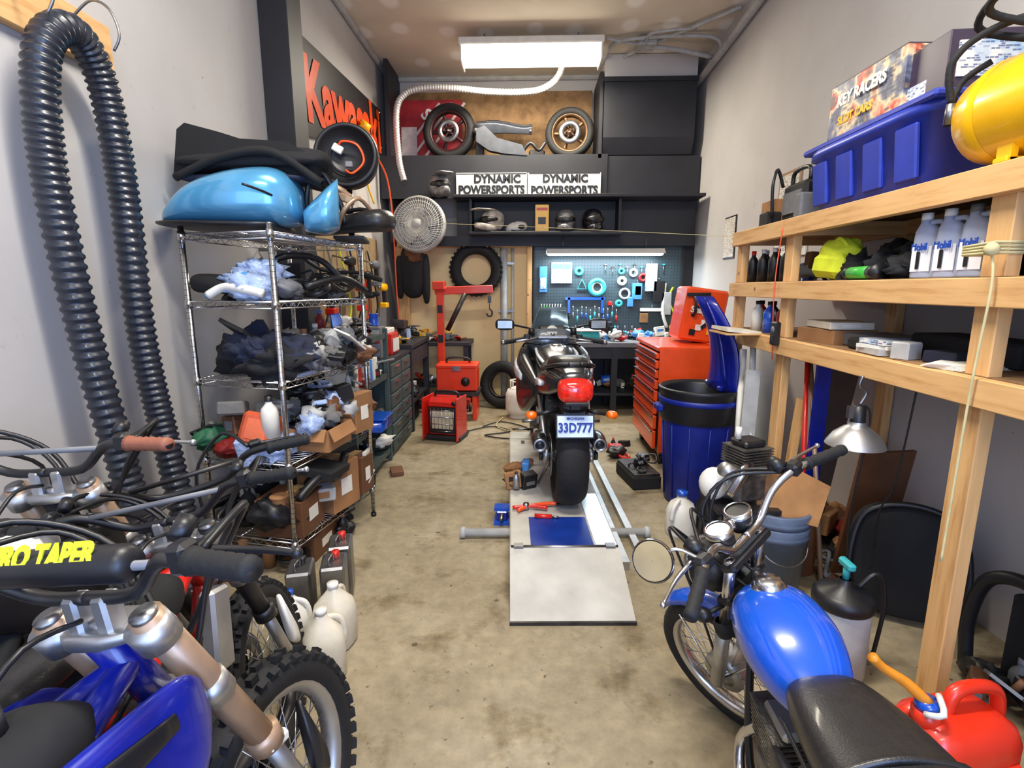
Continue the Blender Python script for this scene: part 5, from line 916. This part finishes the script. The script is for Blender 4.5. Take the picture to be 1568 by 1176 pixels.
m=M('bench_top_tools'); clutter(m,(-1.7,5.35),(.4,0),(0,.75),.925,22,301,[BLK,RED,STL,YEL,GRY,BLU],.8,.2); m.cyl((-1.35,5.5,.93),(-1.35,5.5,1.1),.05,DSTL); m.box((-1.35,5.45,1.12),(.12,.2,.08),DSTL,bv=.01); m.box((-1.35,5.33,1.13),(.14,.03,.09),DSTL,bv=.005); m.done()
m=M('under_bench_boxes'); clutter(m,(-1.7,5.35),(.4,0),(0,.75),.32,12,302,[BLK,RED,BLU,GRY,WHT],1.1,.3); m.box((-1.5,5.7,.12),(.4,.6,.22),BLKM,bv=.01); m.done()
m=M('wall_hung_power_tools')
for i in range(7):
    y=4.35+.27*i; z=1.45+.12*(i%3); mt=[RED,DSTL,BLK,RED,BLK,GRY,YEL][i]
    m.cyl((-1.82,y,z+.1),(-1.66,y,z+.06),.008,STL,seg=6); m.hull([(y-.1,-1.66,z+.05,.05,.05,3),(y-.02,-1.66,z+.05,.08,.09,3),(y+.08,-1.66,z+.05,.07,.08,3)],mt,2); m.box((-1.66,y+.03,z-.06),(.04,.045,.16),BLK,(8,0,0),.01); m.box((-1.66,y+.03,z-.15),(.08,.11,.06),mt,bv=.01); m.cyl((-1.66,y-.1,z+.05),(-1.66,y-.18,z+.05),.012,STL)
for i in range(6):
    y=4.4+.3*i; m.tube([(-1.8,y,1.9),(-1.76,y+.05,1.6),(-1.74,y+.1,1.3),(-1.76,y+.03,1.15)],.01,[BLK,GRY,YGR,BLK,RED,BLK][i],6,k=5)
m.box((-1.833,5.3,1.6),(.03,2.1,.9),pm('backer_board',(150,128,95),.8)); m.done()
m=M('hanging_handlebars'); m.tube([(-1.6,3.6,1.75),(-1.45,3.7,1.62),(-1.2,3.75,1.6),(-1.05,3.7,1.55)],.013,BLK,k=5); m.tube([(-1.6,3.7,1.5),(-1.4,3.75,1.4),(-1.1,3.7,1.45)],.013,BLK,k=5); grip(m,(-1.2,3.75,1.6),(-1.04,3.7,1.55)); grip(m,(-1.2,3.72,1.43),(-1.06,3.7,1.46)); m.box((-1.45,3.72,1.5),(.2,.1,.2),BLKM,bv=.03); m.cyl((-1.84,3.6,1.75),(-1.58,3.6,1.75),.01,STL); m.done()
m=M('scrap_wood_block'); m.box((-1.08,4.05,.02),(.1,.16,.035),BROWN,(0,0,20),.003); m.done()
m=M('white_fluid_drum'); m.lathe([(.001,0),(.14,0),(.15,.03),(.15,.36),(.12,.42),(.03,.44),(.001,.44)],WHT,c=(-1.55,1.1,0)); m.tube([(-1.61,1.1,.43),(-1.6,1.1,.47),(-1.5,1.1,.47),(-1.49,1.1,.43)],.01,WHT,k=3); m.cyl((-1.55,1.18,.4),(-1.55,1.18,.45),.03,RED); m.done()
# ------------------------------------------------------------ LIGHTS
def area(name,loc,size,energy,col,rot=(0,0,0)):
    l=bpy.data.lights.new(name,'AREA'); l.shape='RECTANGLE'; l.size=size[0]; l.size_y=size[1]; l.energy=energy; l.color=col
    o=bpy.data.objects.new(name,l); o.location=loc; o.rotation_euler=[rd(a) for a in rot]; sc.collection.objects.link(o); return o
area('ceiling_tube_light',(0,6.15,ZC-.33),(1.4,.25),88,(1,.91,.75))
area('ceiling_tube_light',(0,1.3,ZC-.23),(1.4,.3),100,(1,.95,.87))
area('ceiling_tube_light',(0,-1.2,ZC-.2),(1.5,.3),55,(1,.95,.88))
area('shop_tube_light',(.91,6.54,1.86),(1.35,.08),24,(.85,.94,1))
area('open_front_cool_fill',(-.2,-2.3,1.6),(3,2.4),50,(.6,.73,1),(90,0,0))  # added cool fill at the open front end, standing in for daylight
area('left_wall_blue_fill',(.6,-1.0,1.7),(1.0,1.4),42,(.28,.46,1),(84,0,44))  # added blue fill inside the room, tints the left wall; no window
w=bpy.data.worlds.new('World'); sc.world=w; w.use_nodes=True; w.node_tree.nodes['Background'].inputs[0].default_value=(.6,.75,1,1); w.node_tree.nodes['Background'].inputs[1].default_value=.6
# ------------------------------------------------------------ CAMERA
cam=bpy.data.cameras.new('Camera'); co=bpy.data.objects.new('Camera',cam); sc.collection.objects.link(co); sc.camera=co
cam.sensor_width=36; cam.lens=36*800/1568; cam.clip_start=.02
co.location=(0,0,1.5); co.rotation_euler=(rd(90-10.48),0,rd(1.9))
sc.view_settings.exposure=0.35
